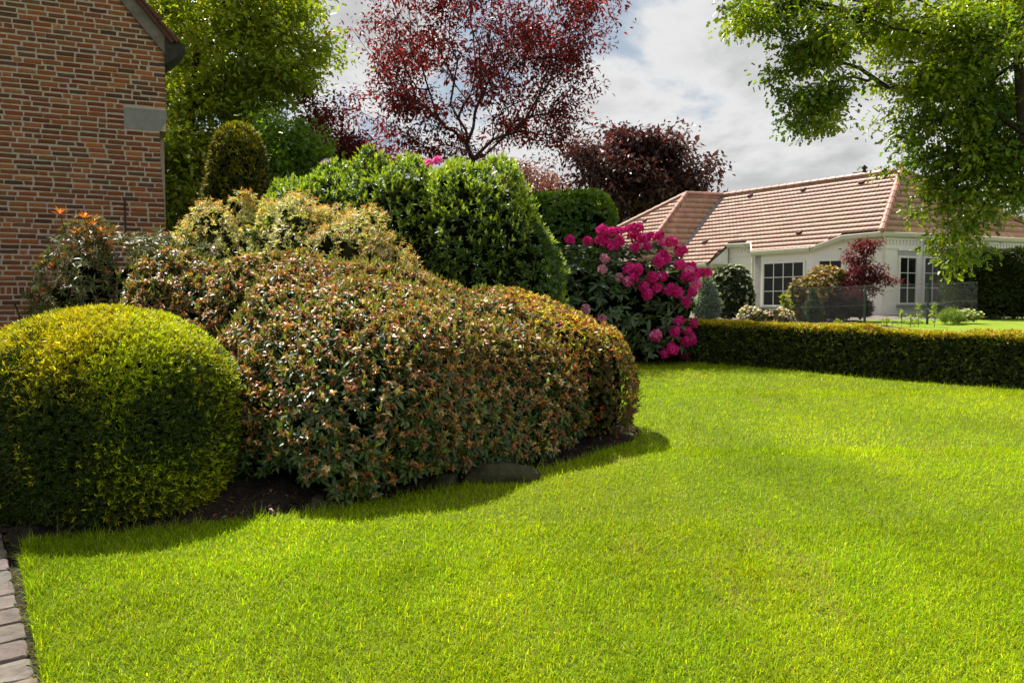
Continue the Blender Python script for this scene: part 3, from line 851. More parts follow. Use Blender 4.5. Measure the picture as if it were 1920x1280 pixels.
# gutters
def gutter(p0, p1, nm='gutter'):
    d = unit(p1 - p0); nrm = np.array([d[1], -d[0], 0]); nrm = unit(nrm); nrm = nrm if nrm @ (O3 - p0) > 0 else -nrm
    b = MB(); q = [(-.05, .02), (-.05, -.12), (.03, -.14), (.09, -.10), (.11, .0), (.095, .01), (.08, -.0), (.03, -.02)]
    b.prism([p0 + nrm * x + UP * z for x, z in q], p1 - p0); b.build(nm, M['cream'], wh)
gutter(C0 - UP * .02, far_c - UP * .02); gp = [hm(*p) - UP * .02 for p in ((1653, 434), (1580, 441), (1520, 463), (1410, 471))]
for i in range(3): gutter(gp[i], gp[i + 1])
gutter(hm(1408, 455) - UP * .02, hm(1365, 457) - UP * .02); gutter(hm(1325, 493) - UP * .02, hm(1250, 498.5) - UP * .02)
b = MB(); x = hm(1410, 471); b.prism([x - UP * .14, hm(1408, 455) - UP * .1, hm(1408, 455) + UP * .04, x + UP * .04], a_ * .05); b.build('barge_board', M['white'], wh)
# downspouts
def spout(p, z0, r=.045):
    b = MB(); b.tube(p * [1, 1, 0] + UP * (g0 + .3), p * [1, 1, 0] + UP * z0, r, r, 8)
    for z in (g0 + 1.2, g0 + 2.1): b.tube(p * [1, 1, 0] + UP * z, p * [1, 1, 0] + UP * (z + .05), r * 1.25, r * 1.25, 8)
    b.build('downspout', M['cream'], wh, smooth=False)
spout(so(S3 + .02, OB - .0, 0), zr(OB) + .02); spout(K0 + out_ * .05 - b_d * .0 + (O3 - K0) * [.003, .003, 0], ZE - .12, .035)
# plinth line and dentil cornice
nb = np.array([b_d[1], -b_d[0], 0]); nb = nb if nb @ (O3 - K0) > 0 else -nb
cb = MB()
zc0 = C0[2]
for (p0, p1, nrm) in ((K0, K0 + b_d * 8.3, nb), (K0, q1, out_), (so(S3 + .05, -IN, 0), so(5.9, -IN, 0), out_)):
    d = unit(p1 - p0); L = np.linalg.norm((p1 - p0)[:2])
    cb.box(p0 * [1, 1, 0] + UP * (zc0 - .50), d * L, nrm * .025, UP * .04)
    cb.box(p0 * [1, 1, 0] + UP * (zc0 - .23), d * L, nrm * .05, UP * .06)
    for i in range(int(L / .14)): cb.box(p0 * [1, 1, 0] + d * (i * .14 + .04) + UP * (zc0 - .34), d * .07, nrm * .035, UP * .108)
cb.build('cornice', M['whitewall'], wh)
pl_ = MB(); pl_.box(K0 * [1, 1, 0] + UP * (g0 + .1), b_d * 8.35, nb * .03, UP * (.62)); pl_.build('plinth', M['whitewall'], wh)
# windows
def window(p00, p10, p11, p01, nx, ny, nrm, fw=.06, bar=.022, sill=True, box_h=0.0, double=False):
    """p00 lower near corner ... built as frame, panes, sill"""
    X = unit(p10 - p00); Wd = np.linalg.norm(p10 - p00); H = (p01 - p00)[2]
    f = MB(); o = p00
    f.box(o, X * Wd, UP * fw, nrm * .05); f.box(o + UP * (H - fw), X * Wd, UP * fw, nrm * .05)
    f.box(o + UP * fw, X * fw, UP * (H - 2 * fw), nrm * .05); f.box(o + UP * fw + X * (Wd - fw), X * fw, UP * (H - 2 * fw), nrm * .05)
    iw, ih = Wd - 2 * fw, H - 2 * fw
    for i in range(1, nx): f.box(o + X * (fw + iw * i / nx - bar / 2) + UP * fw + nrm * .002, X * bar, UP * ih, nrm * .034)
    for i in range(1, ny): f.box(o + X * fw + UP * (fw + ih * i / ny - bar / 2) + nrm * .001, X * iw, UP * bar, nrm * .031)
    fo = f.build('window', M['white'], wh)
    for i in range(nx):
        for k in range(ny):
            g = MB(); g.box(o + X * (fw + iw * i / nx) + UP * (fw + ih * k / ny) + nrm * .004, X * (iw / nx), UP * (ih / ny), nrm * .008); g.build('pane', M['glass'], fo)
    if sill:
        s = MB(); s.box(o - X * .06 - UP * .09, X * (Wd + .12), UP * .085, nrm * .12); s.build('sill', M['stone'], fo)
    if box_h:
        s = MB(); s.box(o + UP * H - nrm * .0, X * Wd, UP * box_h, nrm * .02); s.build('shutter_box', M['shutter'], fo)
        s = MB(); s.box(o + UP * (H + box_h) - X * .03, X * (Wd + .06), UP * .07, nrm * .045); s.build('lintel', M['whitewall'], fo)
pbay = so(S3, OB - IN + .005, 0)
def wall_rect(x0, x1, y0, y1, p, n):
    a, b = hit(x0, y1, p, n), hit(x1, y1, p, n); a[2] = b[2] = (a[2] + b[2]) / 2; zt = hit((x0 + x1) / 2, y0, p, n)[2]
    return a, b, b * [1, 1, 0] + UP * zt, a * [1, 1, 0] + UP * zt
window(*wall_rect(1430, 1509, 490, 575, pbay, out_), 4, 3, out_)
dsl = unit(q1 - q2); nsl = np.array([dsl[1], -dsl[0], 0]); nsl = nsl if nsl @ (O3 - q2) > 0 else -nsl
window(*wall_rect(1530, 1582, 484, 555, q2 + nsl * .005, nsl), 2, 2, nsl, fw=.09)
window(*wall_rect(1682, 1717, 480, 571, K0 + nb * .005, nb), 2, 3, nb, box_h=.16)
window(*wall_rect(1728, 1763, 481, 571, K0 + nb * .005, nb), 2, 3, nb, box_h=.16)
# door under the porch with a pale frame and grey lower panel
d0, d1, d2, d3 = wall_rect(1322, 1352, 512, 598, so(6, -IN + .005, 0), out_)
X = unit(d1 - d0); Wd = np.linalg.norm(d1 - d0); H = (d3 - d0)[2]
f = MB(); f.box(d0, X * .07, UP * H, out_ * .05); f.box(d0 + X * (Wd - .07), X * .07, UP * H, out_ * .05); f.box(d0 + X * .07 + UP * (H - .07), X * (Wd - .14), UP * .07, out_ * .05); dor = f.build('door', M['white'], wh)
f = MB(); f.box(d0 + X * .07, X * (Wd - .14), UP * (H * .4), out_ * .03); f.build('door_panel', M['grey_door'], dor)
f = MB(); f.box(d0 + X * .07 + UP * H * .4, X * (Wd - .14), UP * (H * .6 - .07), out_ * .02); f.build('pane', M['glass'], dor)
# oval wall lamp
lp = hit(1634, 489, K0 + out_ * .01, out_); b = MB()
for t in range(12):
    a0, a1 = t * math.pi / 6, (t + 1) * math.pi / 6
    P_ = [lp + a_ * (.15 * math.cos(x)) + UP * (.08 * math.sin(x)) for x in (a0, a1)]; I_ = [lp + out_ * .07 + a_ * (.09 * math.cos(x)) + UP * (.05 * math.sin(x)) for x in (a0, a1)]
    b.poly([P_[0], P_[1], I_[1], I_[0]]); b.poly([I_[0], I_[1], lp + out_ * .085])
b.build('wall_lamp', M['cream'], wh)
# dark pole leaning on the wall
pp0, pp1 = W(1402, 597, 25.2), W(1406, 546, 25.5)
b = MB(); b.tube(pp0, pp1, .03, .03, 6); t_ = thing('garden_pole', 'thin dark pole leaning on the white wall beside the downspout', 'pole', me=b.mesh('garden_pole', M['dark_gutter']))

# ================================================================== NEAR SHRUBS
# --- clipped yew dome
rng = np.random.default_rng(41)
YEW = [(-2.66, 5.15, .70, .90, .80, .79, 2.3)]
def yew_leaf(newcol, oldcol, n=5, L=.028, asp=.24, newtop=.75, newside=.3):
    def f(cl, P, A, N, rng):
        B, D, U, LL, WW = whorl(P, A, n, .55, .22, L, L * .22, asp, rng, .02)
        pn = np.clip(newside + (newtop - newside) * np.clip(N[:, 2] * 1.3, 0, 1) + .35 * nz(P, 4.0, 3), .02, .97)
        new = rng.uniform(size=len(P)) < pn
        hue = np.clip(.5 + .6 * nz(P, 2.2, 5), 0, 1)[:, None]
        nc = np.array(newcol[0]) * (1 - hue) + np.array(newcol[1]) * hue
        c = np.where(new[:, None], nc, pick(oldcol, np.ones(len(oldcol)), len(P), rng))
        c = np.repeat(vary(c, len(P), rng, .2, .06), n, 0)
        cl.add(B, D, U, LL, WW, vary(c, len(c), rng, .12, .04), fold=.1, curl=.18)
    return f
bush('yew_dome', 'large dome-clipped yew with yellow new tips at the lawn edge', 'shrub', YEW, 30000, rng,
     yew_leaf([(.44, .54, .012), (.50, .45, .016)], [(.034, .062, .009), (.05, .082, .011), (.07, .105, .013)], newtop=.85, newside=-.02), mat='needle', up=.3, jit=.35, amp=.022, freq=6, layers=.10, core_s=.9)

# --- big rhododendron with faded flowers
rng = np.random.default_rng(42)
RHO = []
for t in np.linspace(0, 1, 9):          # front row, running from the yew to the bed tip
    RHO.append((-1.22 + 1.04 * t, 5.95 + .70 * t, .60 + .06 * t, .86 - .12 * t, 1.02 - .28 * t, .90 - .14 * t, 2.15))
for t in np.linspace(0, 1, 8):          # middle row
    RHO.append((-1.52 + 1.35 * t, 6.45 + .50 * t, .80 - .04 * t, .98 - .28 * t, .95 - .22 * t, .93 - .12 * t, 2.1))
for t in np.linspace(0, 1, 7):          # taller back row
    RHO.append((-1.75 + 1.35 * t, 7.0 + .35 * t, .93 - .08 * t, 1.2 - .5 * t, 1.0 - .3 * t, 1.0 - .13 * t, 2.2))
RHO.append((-2.86, 6.95, 1.02, .66, .75, .88))
DARK = [(.045, .085, .018), (.06, .105, .024), (.085, .125, .03)]
RUST = [(.42, .18, .055), (.50, .27, .095), (.32, .125, .045), (.60, .41, .20)]
def rho_add(cl, P, A, N, rng, dead=.92, shoot=.16, nl=8):
    B, D, U, LL, WW = whorl(P, A, nl, 1.3, .40, .050, .012, .34, rng, .035)
    c = np.repeat(vary(pick(DARK, [1, 1, .7], len(P), rng), len(P), rng, .15, .05), nl, 0)
    cl.add(B, D, U, LL, WW, vary(c, len(c), rng, .15, .05), fold=.12, curl=.32, mode=7)
    k = rng.uniform(size=len(P)) < dead * np.clip(.55 + .95 * N[:, 2] + .35 * nz(P, 2.6, 6), .15, 1)
    nf = 16
    B, D, U, LL, WW = whorl(P[k] + A[k] * .022, A[k], nf, 1.05, .6, .027, .008, .5, rng, .035)
    D = unit(D - UP * .2 + rng.normal(0, .3, D.shape))
    c = np.repeat(vary(pick(RUST, [1, 1, .8, .6], k.sum(), rng), k.sum(), rng, .2, .06), nf, 0)
    cl.add(B, D, U, LL, WW, vary(c, len(c), rng, .25, .06), fold=.3, curl=.35)
    k = rng.uniform(size=len(P)) < shoot * (.6 + (N[:, 2] > .5) * 1.3)
    B, D, U, LL, WW = whorl(P[k] + A[k] * .03, unit(A[k] + UP * .8), 5, .42, .15, .045, .01, .24, rng, .01)
    cl.add(B, D, U, LL, WW, vary((.26, .28, .05), len(B), rng, .2, .08), fold=.2, curl=-.1)
rho = thing('rhododendron_bush', 'large sprawling rhododendron covered in faded rust-brown flowers behind the lawn edge', 'shrub')
P, N = shell(RHO, 80000, rng, .07, 3.2, .05, .25)
k_ = rng.permutation(len(P))[:11500]; print('rho', len(P)); P, N = P[k_], N[k_]
# the skirt lifts off the soil unevenly
keep = P[:, 2] - gz(P[:, 1]) > .10 + .10 * nz(P, 3.0, 8)
P, N = P[keep], N[keep]
P = P - N * (rng.beta(1, 2.5, len(P)) * .16)[:, None]; A = axis(N, .42, .25, rng)
vis = (N * unit(O3 - P)).sum(1) > .25
d_ = np.where(vis, np.linalg.norm(P - O3, axis=1), 99) + rng.uniform(0, .9, len(P))
o_ = np.argsort(d_); near, far = o_[:300], o_[300:]
cl = Cloud(); rho_add(cl, P[far], A[far], N[far], rng); cl.build('foliage', M['leaf_gloss'], rho)
vm = []
for i in range(24):
    c_ = Cloud(); rho_add(c_, np.zeros((1, 3)), np.array([[0, 0, 1.]]), np.array([[0, 0, [1., .6, .1, 0][i % 4]]]), rng, dead=.9 if i < 9 else 0, shoot=.2); V_, F_ = tubes(np.array([[0, 0, -.07]]), np.array([[0, 0, .02]]), np.array([.006]), np.array([.005]), 5); c_.raw(V_, F_, np.tile([.10, .08, .03], (len(V_), 1))); vm.append(c_.mesh('leaf_whorl', M['leaf_gloss']))
for i in near:
    ob = link('leaf_whorl', vm[rng.integers(24)], rho)
    q = Vector(A[i]).to_track_quat('Z', 'Y').to_matrix() @ Matrix.Rotation(rng.uniform(0, 6.28), 3, 'Z')
    s = rng.uniform(.75, 1.3); ob.matrix_world = Matrix.Translation(P[i]) @ (q * s).to_4x4()
core(RHO, 'shade_core', rho, M['inner'], .80)
# crooked stems at the foot
cl = Cloud(); segs = []
for i in range(70):
    x = rng.uniform(-2.0, .9); yb = 5.15 + (x + 2) * .55 + rng.uniform(.15, .6); p = np.array([x, yb, float(gz(yb)) + .02]); d = unit(np.array([rng.normal(0, .5), -.35 + rng.normal(0, .3), 1.0])); r = rng.uniform(.005, .012)
    for k in range(5):
        q = p + d * .1; segs.append((p, q, r, r * .85)); p = q; r *= .85; d = unit(d + rng.normal(0, .35, 3))
a = [np.array([s[i] for s in segs]) for i in range(4)]
V, F = tubes(*a, 5); cl.raw(V, F, np.ones((len(V), 3))); cl.build('stems', M['bark'], rho)

# --- yellow-orange azalea at the bed's far end
rng = np.random.default_rng(43)
AZ = [(.46, 7.12, .74, .62, .62, .62, 2.6), (.32, 7.0, .76, .66, .60, .66, 2.4), (.12, 7.2, .84, .70, .70, .72, 2.2), (-.1, 7.6, .93, .7, .6, .72)]
def az_leaf(cl, P, A, N, rng):
    n = 7
    B, D, U, LL, WW = whorl(P, A, n, .95, .3, .03, .006, .42, rng, .02)
    top = np.clip(N[:, 2] * 1.2 + .25 + .25 * nz(P, 4, 2), 0, 1)
    c = np.where((rng.uniform(size=len(P)) < top * .62)[:, None], pick([(.62, .50, .06), (.46, .19, .045), (.44, .38, .06), (.52, .30, .08)], [.9, 1, .8, .7], len(P), rng), pick([(.10, .10, .025), (.16, .08, .03), (.07, .085, .02)], [1, 1, 1], len(P), rng))
    red = rng.uniform(size=len(P)) < .025; c[red] = (.5, .04, .05)
    cl.add(B, D, U, LL, WW, vary(np.repeat(c, n, 0), len(B), rng, .22, .07), fold=.15, curl=.1)
az = bush('azalea_bush', 'low clipped azalea with yellow and orange young leaves at the bed tip', 'shrub', AZ, 11000, rng, az_leaf, up=.3, jit=.3, amp=.05, freq=5, layers=.12, core_s=.82, zmin=.07)
cl = Cloud(); segs = []
for i in range(60):
    t = rng.uniform(-2.3, .35); base = np.array([.5 + .42 * math.cos(t), 7.1 + .38 * math.sin(t), 0]); p = base + UP * (float(gz(base[1])) + rng.uniform(.05, .3)); d = unit(np.array([math.cos(t) * .35 + rng.normal(0, .5), math.sin(t) * .35, .8])); r = rng.uniform(.003, .007)
    for k in range(5):
        q = p + d * .07; segs.append((p, q, r, r * .85)); p = q; r *= .85; d = unit(d + rng.normal(0, .35, 3))
a = [np.array([s[i] for s in segs]) for i in range(4)]
V, F = tubes(*a, 4); cl.raw(V, F, np.ones((len(V), 3))); cl.build('stems', M['bark'], az)

# --- pieris: pale variegated mound and a looser one against the brick wall
def pieris_leaf(pal, w, tip, ptip, L=.05, n=10, asp=.2):
    def f(cl, P, A, N, rng):
        B, D, U, LL, WW = whorl(P, A, n, 1.15, .38, L, L * .2, asp, rng, .03)
        c = np.repeat(pick(pal, w, len(P), rng), n, 0)
        mixr = rng.uniform(size=len(c)) < .4; c[mixr] = pick(pal, w, mixr.sum(), rng)
        cl.add(B, D, U, LL, WW, vary(c, len(c), rng, .2, .06), fold=.15, curl=.2)
        k = rng.uniform(size=len(P)) < ptip * (.3 + 1.2 * np.clip(N[:, 2], 0, 1)) * (1 + 1.0 * nz(P, 3.5, 7))
        B, D, U, LL, WW = whorl(P[k] + A[k] * .02, unit(A[k] + UP * .4), 7, .8, .3, L * .8, L * .2, asp, rng, .01)
        cl.add(B, D, U, LL, WW, vary(np.repeat(pick(tip, np.ones(len(tip)), k.sum(), rng), 7, 0), len(B), rng, .2, .06), fold=.15, curl=.1)
    return f
rng = np.random.default_rng(44)
PAL_ = [(-3.45, 8.6, 1.35, .45, .45, .95), (-3.08, 8.35, 1.5, .62, .6, .98), (-2.28, 8.65, 1.6, .85, .7, 1.10), (-1.52, 8.4, 1.45, .68, .62, 1.02), (-2.75, 8.35, 2.45, .2, .2, .3), (-2.0, 8.3, 1.7, .5, .5, .75)]
bush('pieris_mound', 'pale variegated pieris mound with salmon young leaves between laurel and rhododendron', 'shrub', PAL_, 6500, rng,
     pieris_leaf([(.54, .50, .24), (.32, .33, .11), (.64, .58, .36), (.15, .17, .05)], [1, .9, .8, .4], [(.55, .27, .12), (.58, .36, .19), (.52, .21, .08)], .6, .042), up=.35, jit=.35, amp=.12, freq=4.5, layers=.16, core_s=.76)
rng = np.random.default_rng(45)
PW = [(-3.66, 6.95, 1.72, .40, .36, .50), (-3.3, 7.15, 1.62, .44, .4, .56), (-3.5, 7.0, 1.25, .42, .36, .40), (-2.9, 7.4, 1.66, .40, .3, .36), (-3.86, 6.9, 1.5, .28, .3, .36), (-3.1, 7.05, 1.35, .4, .3, .4)]
pw = bush('pieris_shrub', 'loose dark pieris with a few bright orange shoots against the brick wall', 'shrub', PW, 2300, rng,
     pieris_leaf([(.06, .09, .02), (.11, .13, .03), (.2, .19, .08), (.15, .09, .03)], [1, 1, .6, .5], [(.42, .14, .04), (.3, .17, .07)], .22, .058), mat='leaf_gloss', up=.35, jit=.4, amp=.1, freq=5, layers=.24, core_s=.5)
for (u, v) in ((112, 392), (158, 400), (172, 412), (78, 488), (100, 492), (190, 425), (142, 430)):
    c_ = Cloud(); n_ = 12; Pq = np.array([W(u, v + 8, 6.85)])
    B, D, U, LL, WW = whorl(Pq, np.array([[0, -.1, 1.]]), n_, .75, .3, .075, .015, .24, rng, .02)
    c_.add(B, D, U, LL, WW, vary((.48, .15, .035), n_, rng, .2, .08), fold=.2, curl=.1, mode=5)
    V, F = tubes(Pq - UP * .25 + np.array([[.04, .05, 0]]), Pq, np.array([.006]), np.array([.004]), 5); 
    c_.raw(V, F, np.tile([.12, .06, .03], (len(V), 1)))
    link('young_shoot', c_.mesh('young_shoot', M['leaf']), pw)
cl = Cloud(); segs = []
for i in range(9):
    p = np.array([-3.35 + rng.normal(0, .12), 7.05 + rng.normal(0, .08), .4]); d = unit(np.array([-.25 + rng.normal(0, .3), rng.normal(0, .15), 1.0])); r = .02
    for k in range(9):
        q = p + d * .16; segs.append((p, q, r, r * .88)); p = q; r *= .88; d = unit(d + rng.normal(0, .2, 3))
a = [np.array([s[i] for s in segs]) for i in range(4)]
V, F = tubes(*a, 6); cl.raw(V, F, np.ones((len(V), 3))); cl.build('stems', M['bark'], pw)

# --- laurel mass
rng = np.random.default_rng(46)
LAU = [(-.92, 10.25, 1.8, .6, .85, 1.46), (-.42, 10.2, 1.72, .95, .95, 1.50, 2.5), (-1.35, 10.35, 1.8, .8, .9, 1.54, 2.2), (-2.45, 10.7, 1.95, 1.0, .8, 1.42), (-.05, 10.3, 1.3, .66, .8, 1.3), (-.75, 10.2, 2.5, .45, .5, .85), (-1.75, 10.5, 2.6, .45, .5, .85)]
def laurel_leaf(cl, P, A, N, rng):
    n = 8
    B, D, U, LL, WW = whorl(P, A, n, .85, .35, .064, .012, .36, rng, .06)
    c = np.repeat(pick([(.058, .11, .017), (.08, .14, .02), (.105, .175, .026)], [1, 1, .7], len(P), rng), n, 0)
    cl.add(B, D, U, LL, WW, vary(c, len(c), rng, .18, .06), fold=.18, curl=.12, mode=5)
    k = rng.uniform(size=len(P)) < np.clip(N[:, 2] * 1.6 + .12 + .25 * nz(P, 2.5, 4), .03, .9)
    Pk = P[k] + A[k] * .05
    B, D, U, LL, WW = whorl(Pk, unit(A[k] + UP * .6), 6, .5, .2, .06, .012, .33, rng, .06)
    cl.add(B, D, U, LL, WW, vary((.38, .48, .04), len(B), rng, .2, .07), fold=.2, curl=.05)  # new shoots, made paler and denser on top to paint the lit band
bush('laurel_bush', 'tall dense green laurel hedge with upright lime new shoots', 'shrub', LAU, 11500, rng, laurel_leaf, mat='leaf_gloss', up=.45, jit=.3, amp=.12, freq=3.4, layers=.14, core_s=.86)

# --- rounded yew column
rng = np.random.default_rng(47)
bush('yew_column', 'tall round-topped clipped yew column with golden tips behind the pieris mound', 'shrub', [(-3.95, 11.6, 2.05, .47, .47, 2.06, 2.9)], 6500, rng,
     yew_leaf([(.20, .24, .012), (.26, .20, .02)], [(.04, .055, .010), (.06, .07, .012), (.08, .085, .012)], 5, .06, .24, .8, .2), mat='needle', up=.45, jit=.35, amp=.03, freq=4, layers=.1, core_s=.88)
# --- beech hedge block
rng = np.random.default_rng(48)
def beech_leaf(cl, P, A, N, rng):
    n = 6
    B, D, U, LL, WW = whorl(P, A, n, 1.0, .35, .085, .014, .6, rng, .06)
    D = unit(D - UP * .3)
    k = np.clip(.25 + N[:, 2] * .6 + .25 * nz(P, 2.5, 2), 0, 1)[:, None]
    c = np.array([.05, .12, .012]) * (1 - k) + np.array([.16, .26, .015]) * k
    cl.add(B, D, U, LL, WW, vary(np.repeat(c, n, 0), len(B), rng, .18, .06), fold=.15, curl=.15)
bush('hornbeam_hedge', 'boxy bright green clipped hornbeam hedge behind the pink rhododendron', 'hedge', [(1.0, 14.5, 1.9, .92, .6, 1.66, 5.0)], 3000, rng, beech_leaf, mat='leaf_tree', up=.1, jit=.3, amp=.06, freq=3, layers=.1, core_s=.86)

# --- pink rhododendron with flower trusses
rng = np.random.default_rng(49)
PR = [(1.95, 12.85, 1.5, .88, .75, 1.10), (1.12, 12.6, 1.35, .72, .65, 1.08), (2.58, 12.7, 1.55, .42, .5, .72), (2.2, 12.4, .98, .56, .5, .52)]
def truss_mesh(cols, rng, r=.075):
    cl = Cloud(); n = 17
    k = np.arange(n); zf = 1 - 1.25 * (k + .5) / n; az = k * 2.399
    dirs = np.stack([np.sqrt(1 - zf ** 2) * np.cos(az), np.sqrt(1 - zf ** 2) * np.sin(az), zf], 1) + rng.normal(0, .12, (n, 3)); dirs = unit(dirs)
    P = dirs * r * rng.uniform(.55, .75, (n, 1)); npet = 5
    B, D, U, LL, WW = whorl(P, dirs, npet, .85, .2, r * .62, r * .08, .85, rng, .004)
    c = np.repeat(pick(cols, np.ones(len(cols)), n, rng), npet, 0)
    cl.add(B, D, U, LL, WW, vary(c, len(c), rng, .14, .05), fold=.15, curl=.35, mode=5)
    return cl.mesh('flower_cluster', M['petal'])
MAG = [truss_mesh([(.74, .028, .31), (.82, .06, .40), (.62, .018, .22)], rng) for _ in range(6)]
PNK = [truss_mesh([(.86, .20, .52), (.82, .10, .42), (.88, .34, .60)], rng) for _ in range(4)]
PALEP = [truss_mesh([(.72, .36, .48), (.66, .28, .40), (.74, .48, .56)], rng) for _ in range(3)]
PURP = [truss_mesh([(.42, .22, .62), (.5, .3, .68), (.36, .16, .54)], rng) for _ in range(2)]
def ell_hit(px, py, ells, default):
    r = unit(ray(px, py)); best = 1e9; nb_ = None
    for e in ells:
        c, rad = np.array(e[:3]), np.array(e[3:6]); oc = (O3 - c) / rad; rr = r / rad
        A_, B_, C_ = rr @ rr, 2 * oc @ rr, oc @ oc - 1; dd = B_ * B_ - 4 * A_ * C_
        if dd > 0:
            t = (-B_ - math.sqrt(dd)) / (2 * A_)
            if 0 < t < best: best = t; p = O3 + r * t; nb_ = unit((p - c) / rad ** 2)
    if nb_ is None: return W(px, py, default), np.array([0, -.5, .85])
    return O3 + r * best, nb_
pr = thing('rhododendron_bush', 'rhododendron in full magenta pink bloom at the hedge end', 'shrub')
def big_rho(cl, P, A, N, rng):
    n = 8
    B, D, U, LL, WW = whorl(P, A, n, 1.35, .25, .135, .022, .33, rng, .03)
    c = np.repeat(pick([(.05, .09, .026), (.065, .115, .032), (.085, .135, .042)], [1, 1, .8], len(P), rng), n, 0)
    cl.add(B, D, U, LL, WW, vary(c, len(c), rng, .15, .05), fold=.12, curl=.28, mode=7)
P, N = shell(PR, 760, rng, .08, 3, .12, .3); P = P - N * (rng.beta(1, 2, len(P)) * .28)[:, None]; A = axis(N, .4, .3, rng)
vis = (N * unit(O3 - P)).sum(1) > .1
o_ = np.argsort(np.where(vis, 0, 9) + rng.uniform(0, 1, len(P))); near, far = o_[:240], o_[240:]
cl = Cloud(); big_rho(cl, P[far], A[far], N[far], rng); cl.build('foliage', M['leaf_gloss'], pr)
vm = []
for i in range(10):
    c_ = Cloud(); big_rho(c_, np.zeros((1, 3)), np.array([[0, 0, 1.]]), np.zeros((1, 3)), rng); vm.append(c_.mesh('leaf_whorl', M['leaf_gloss']))
def place(nm, me, parent, p, ax, s):
    ob = link(nm, me, parent)
    q = Vector(ax).to_track_quat('Z', 'Y').to_matrix() @ Matrix.Rotation(rng.uniform(0, 6.28), 3, 'Z'); ob.matrix_world = Matrix.Translation(p) @ (q * s).to_4x4(); return ob
for i in near: place('leaf_whorl', vm[rng.integers(10)], pr, P[i], A[i], rng.uniform(.85, 1.15))
core(PR, 'shade_core', pr, M['inner'], .66)
TR = [(1068, 455), (1102, 457), (1128, 437), (1150, 441), (1165, 438), (1178, 434), (1195, 433), (1140, 462), (1152, 467), (1163, 458), (1128, 455), (1184, 449), (1200, 452), (1190, 468), (1218, 450), (1235, 448), (1237, 460),
      (1258, 459), (1276, 475), (1240, 480), (1246, 490), (1232, 494), (1211, 466), (1274, 500), (1288, 512), (1296, 520), (1312, 516), (1324, 517), (1284, 520), (1300, 535), (1294, 549), (1206, 539), (1212, 553), (1178, 529), (1186, 522),
      (1258, 540), (1250, 548), (1270, 549), (1284, 567), (1230, 541), (1222, 522), (1240, 520), (1196, 508), (1180, 506), (1298, 605), (1262, 623), (1283, 622), (1279, 640), (1288, 637), (1258, 652), (1245, 661), (1285, 668), (1229, 629), (1270, 605), (1292, 505)]
for u, v in TR:
    p, nrm = ell_hit(u, v, PR, 12.4); q = unit(nrm + UP * .5 - ray(u, v) * .3)
    place('flower_cluster', (MAG if rng.uniform() < .84 else PNK)[rng.integers(4)], pr, p + nrm * .04, q, rng.uniform(.95, 1.35))
for u, v in ((1131, 489), (1127, 508), (1161, 522), (1098, 580), (1127, 598)):
    p, nrm = ell_hit(u, v, PR, 12.3); o2 = place('flower_cluster', PALEP[rng.integers(3)], pr, p + nrm * .04, unit(nrm + UP * .5), rng.uniform(.9, 1.15)); o2['label'] = 'pale pink flower cluster'
# --- rhododendrons peeping over the laurel
rng = np.random.default_rng(50)
for (nm_lab, cx, cy, pts, var) in (('lavender flowering rhododendron peeping over the laurel hedge', -1.75, 11.7, ((725, 324), (748, 330), (612, 308)), PURP),
                                   ('pink flowering rhododendron top showing above the laurel beneath the plum tree', -.85, 11.9, ((820, 302), (803, 307), (861, 311), (868, 318)), PNK)):
    EL = [(cx, cy, 2.4, .7, .4, 1.0)]
    t_ = thing('rhododendron_bush', nm_lab, 'shrub'); P, N = shell(EL, 150, rng, .08, 3, .1, .3); c_ = Cloud(); big_rho(c_, P, axis(N, .4, .3, rng), N, rng); c_.build('foliage', M['leaf_gloss'], t_)
    for u, v in pts: place('flower_cluster', var[rng.integers(len(var))], t_, W(u, v, cy - .3), unit(np.array([0, -.4, .9])), 1.0)

# --- low clipped hedge
rng = np.random.default_rng(51)
hl = np.array([G(1240, 674)[:2], G(1300, 680)[:2], G(1450, 691)[:2], G(1600, 706)[:2], G(1750, 718)[:2], G(1920, 729)[:2], G(2150, 746)[:2], G(2450, 770)[:2]])
cumL = np.concatenate([[0], np.cumsum(np.linalg.norm(np.diff(hl, axis=0), axis=1))])
def hpos(s): return np.stack([np.interp(s, cumL, hl[:, 0]), np.interp(s, cumL, hl[:, 1])], -1)
HT, HH = .55, .66
hd = thing('low_hedge', 'long low clipped hedge with golden top along the lawn', 'hedge')
n = 19000
s = rng.uniform(0, cumL[-1], n); u = rng.uniform(0, HH + HT, n)
c2 = hpos(s); t2 = unit(hpos(s + .05) - hpos(s - .05)); nr = np.stack([t2[:, 1], -t2[:, 0]], 1); 
nr = np.where((nr[:, 1] > 0)[:, None], -nr, nr)
front = u < HH
rad = .06
P = np.where(front[:, None], np.stack([c2[:, 0], c2[:, 1], gz(c2[:, 1]) + u], 1), np.stack([*(c2 - nr * (u - HH)[:, None]).T, gz(c2[:, 1]) + HH], 1))
N = np.where(front[:, None], np.stack([nr[:, 0], nr[:, 1], 0 * s], 1), np.tile([0, 0, 1.], (n, 1)))
edge = np.clip(1 - np.abs(u - HH) / .09, 0, 1); P = P - np.stack([nr[:, 0], nr[:, 1], np.ones(n)], 1) * (np.where(front, edge, 0) ** 2 * .02)[:, None]
P = P + N * (.022 * nz(P, 5.0) - rng.beta(1, 3, n) * .07)[:, None] + UP * (np.clip(u / HH, 0, 1) * .018 * nz(P, 1.6, 21))[:, None]
A = axis(N, .25, .4, rng)
cl = Cloud(); n_ = 5
B, D, U, LL, WW = whorl(P, A, n_, .9, .35, .036, .008, .45, rng, .03)
top = (~front) | (u > HH - .045 - rng.uniform(0, .06, n))
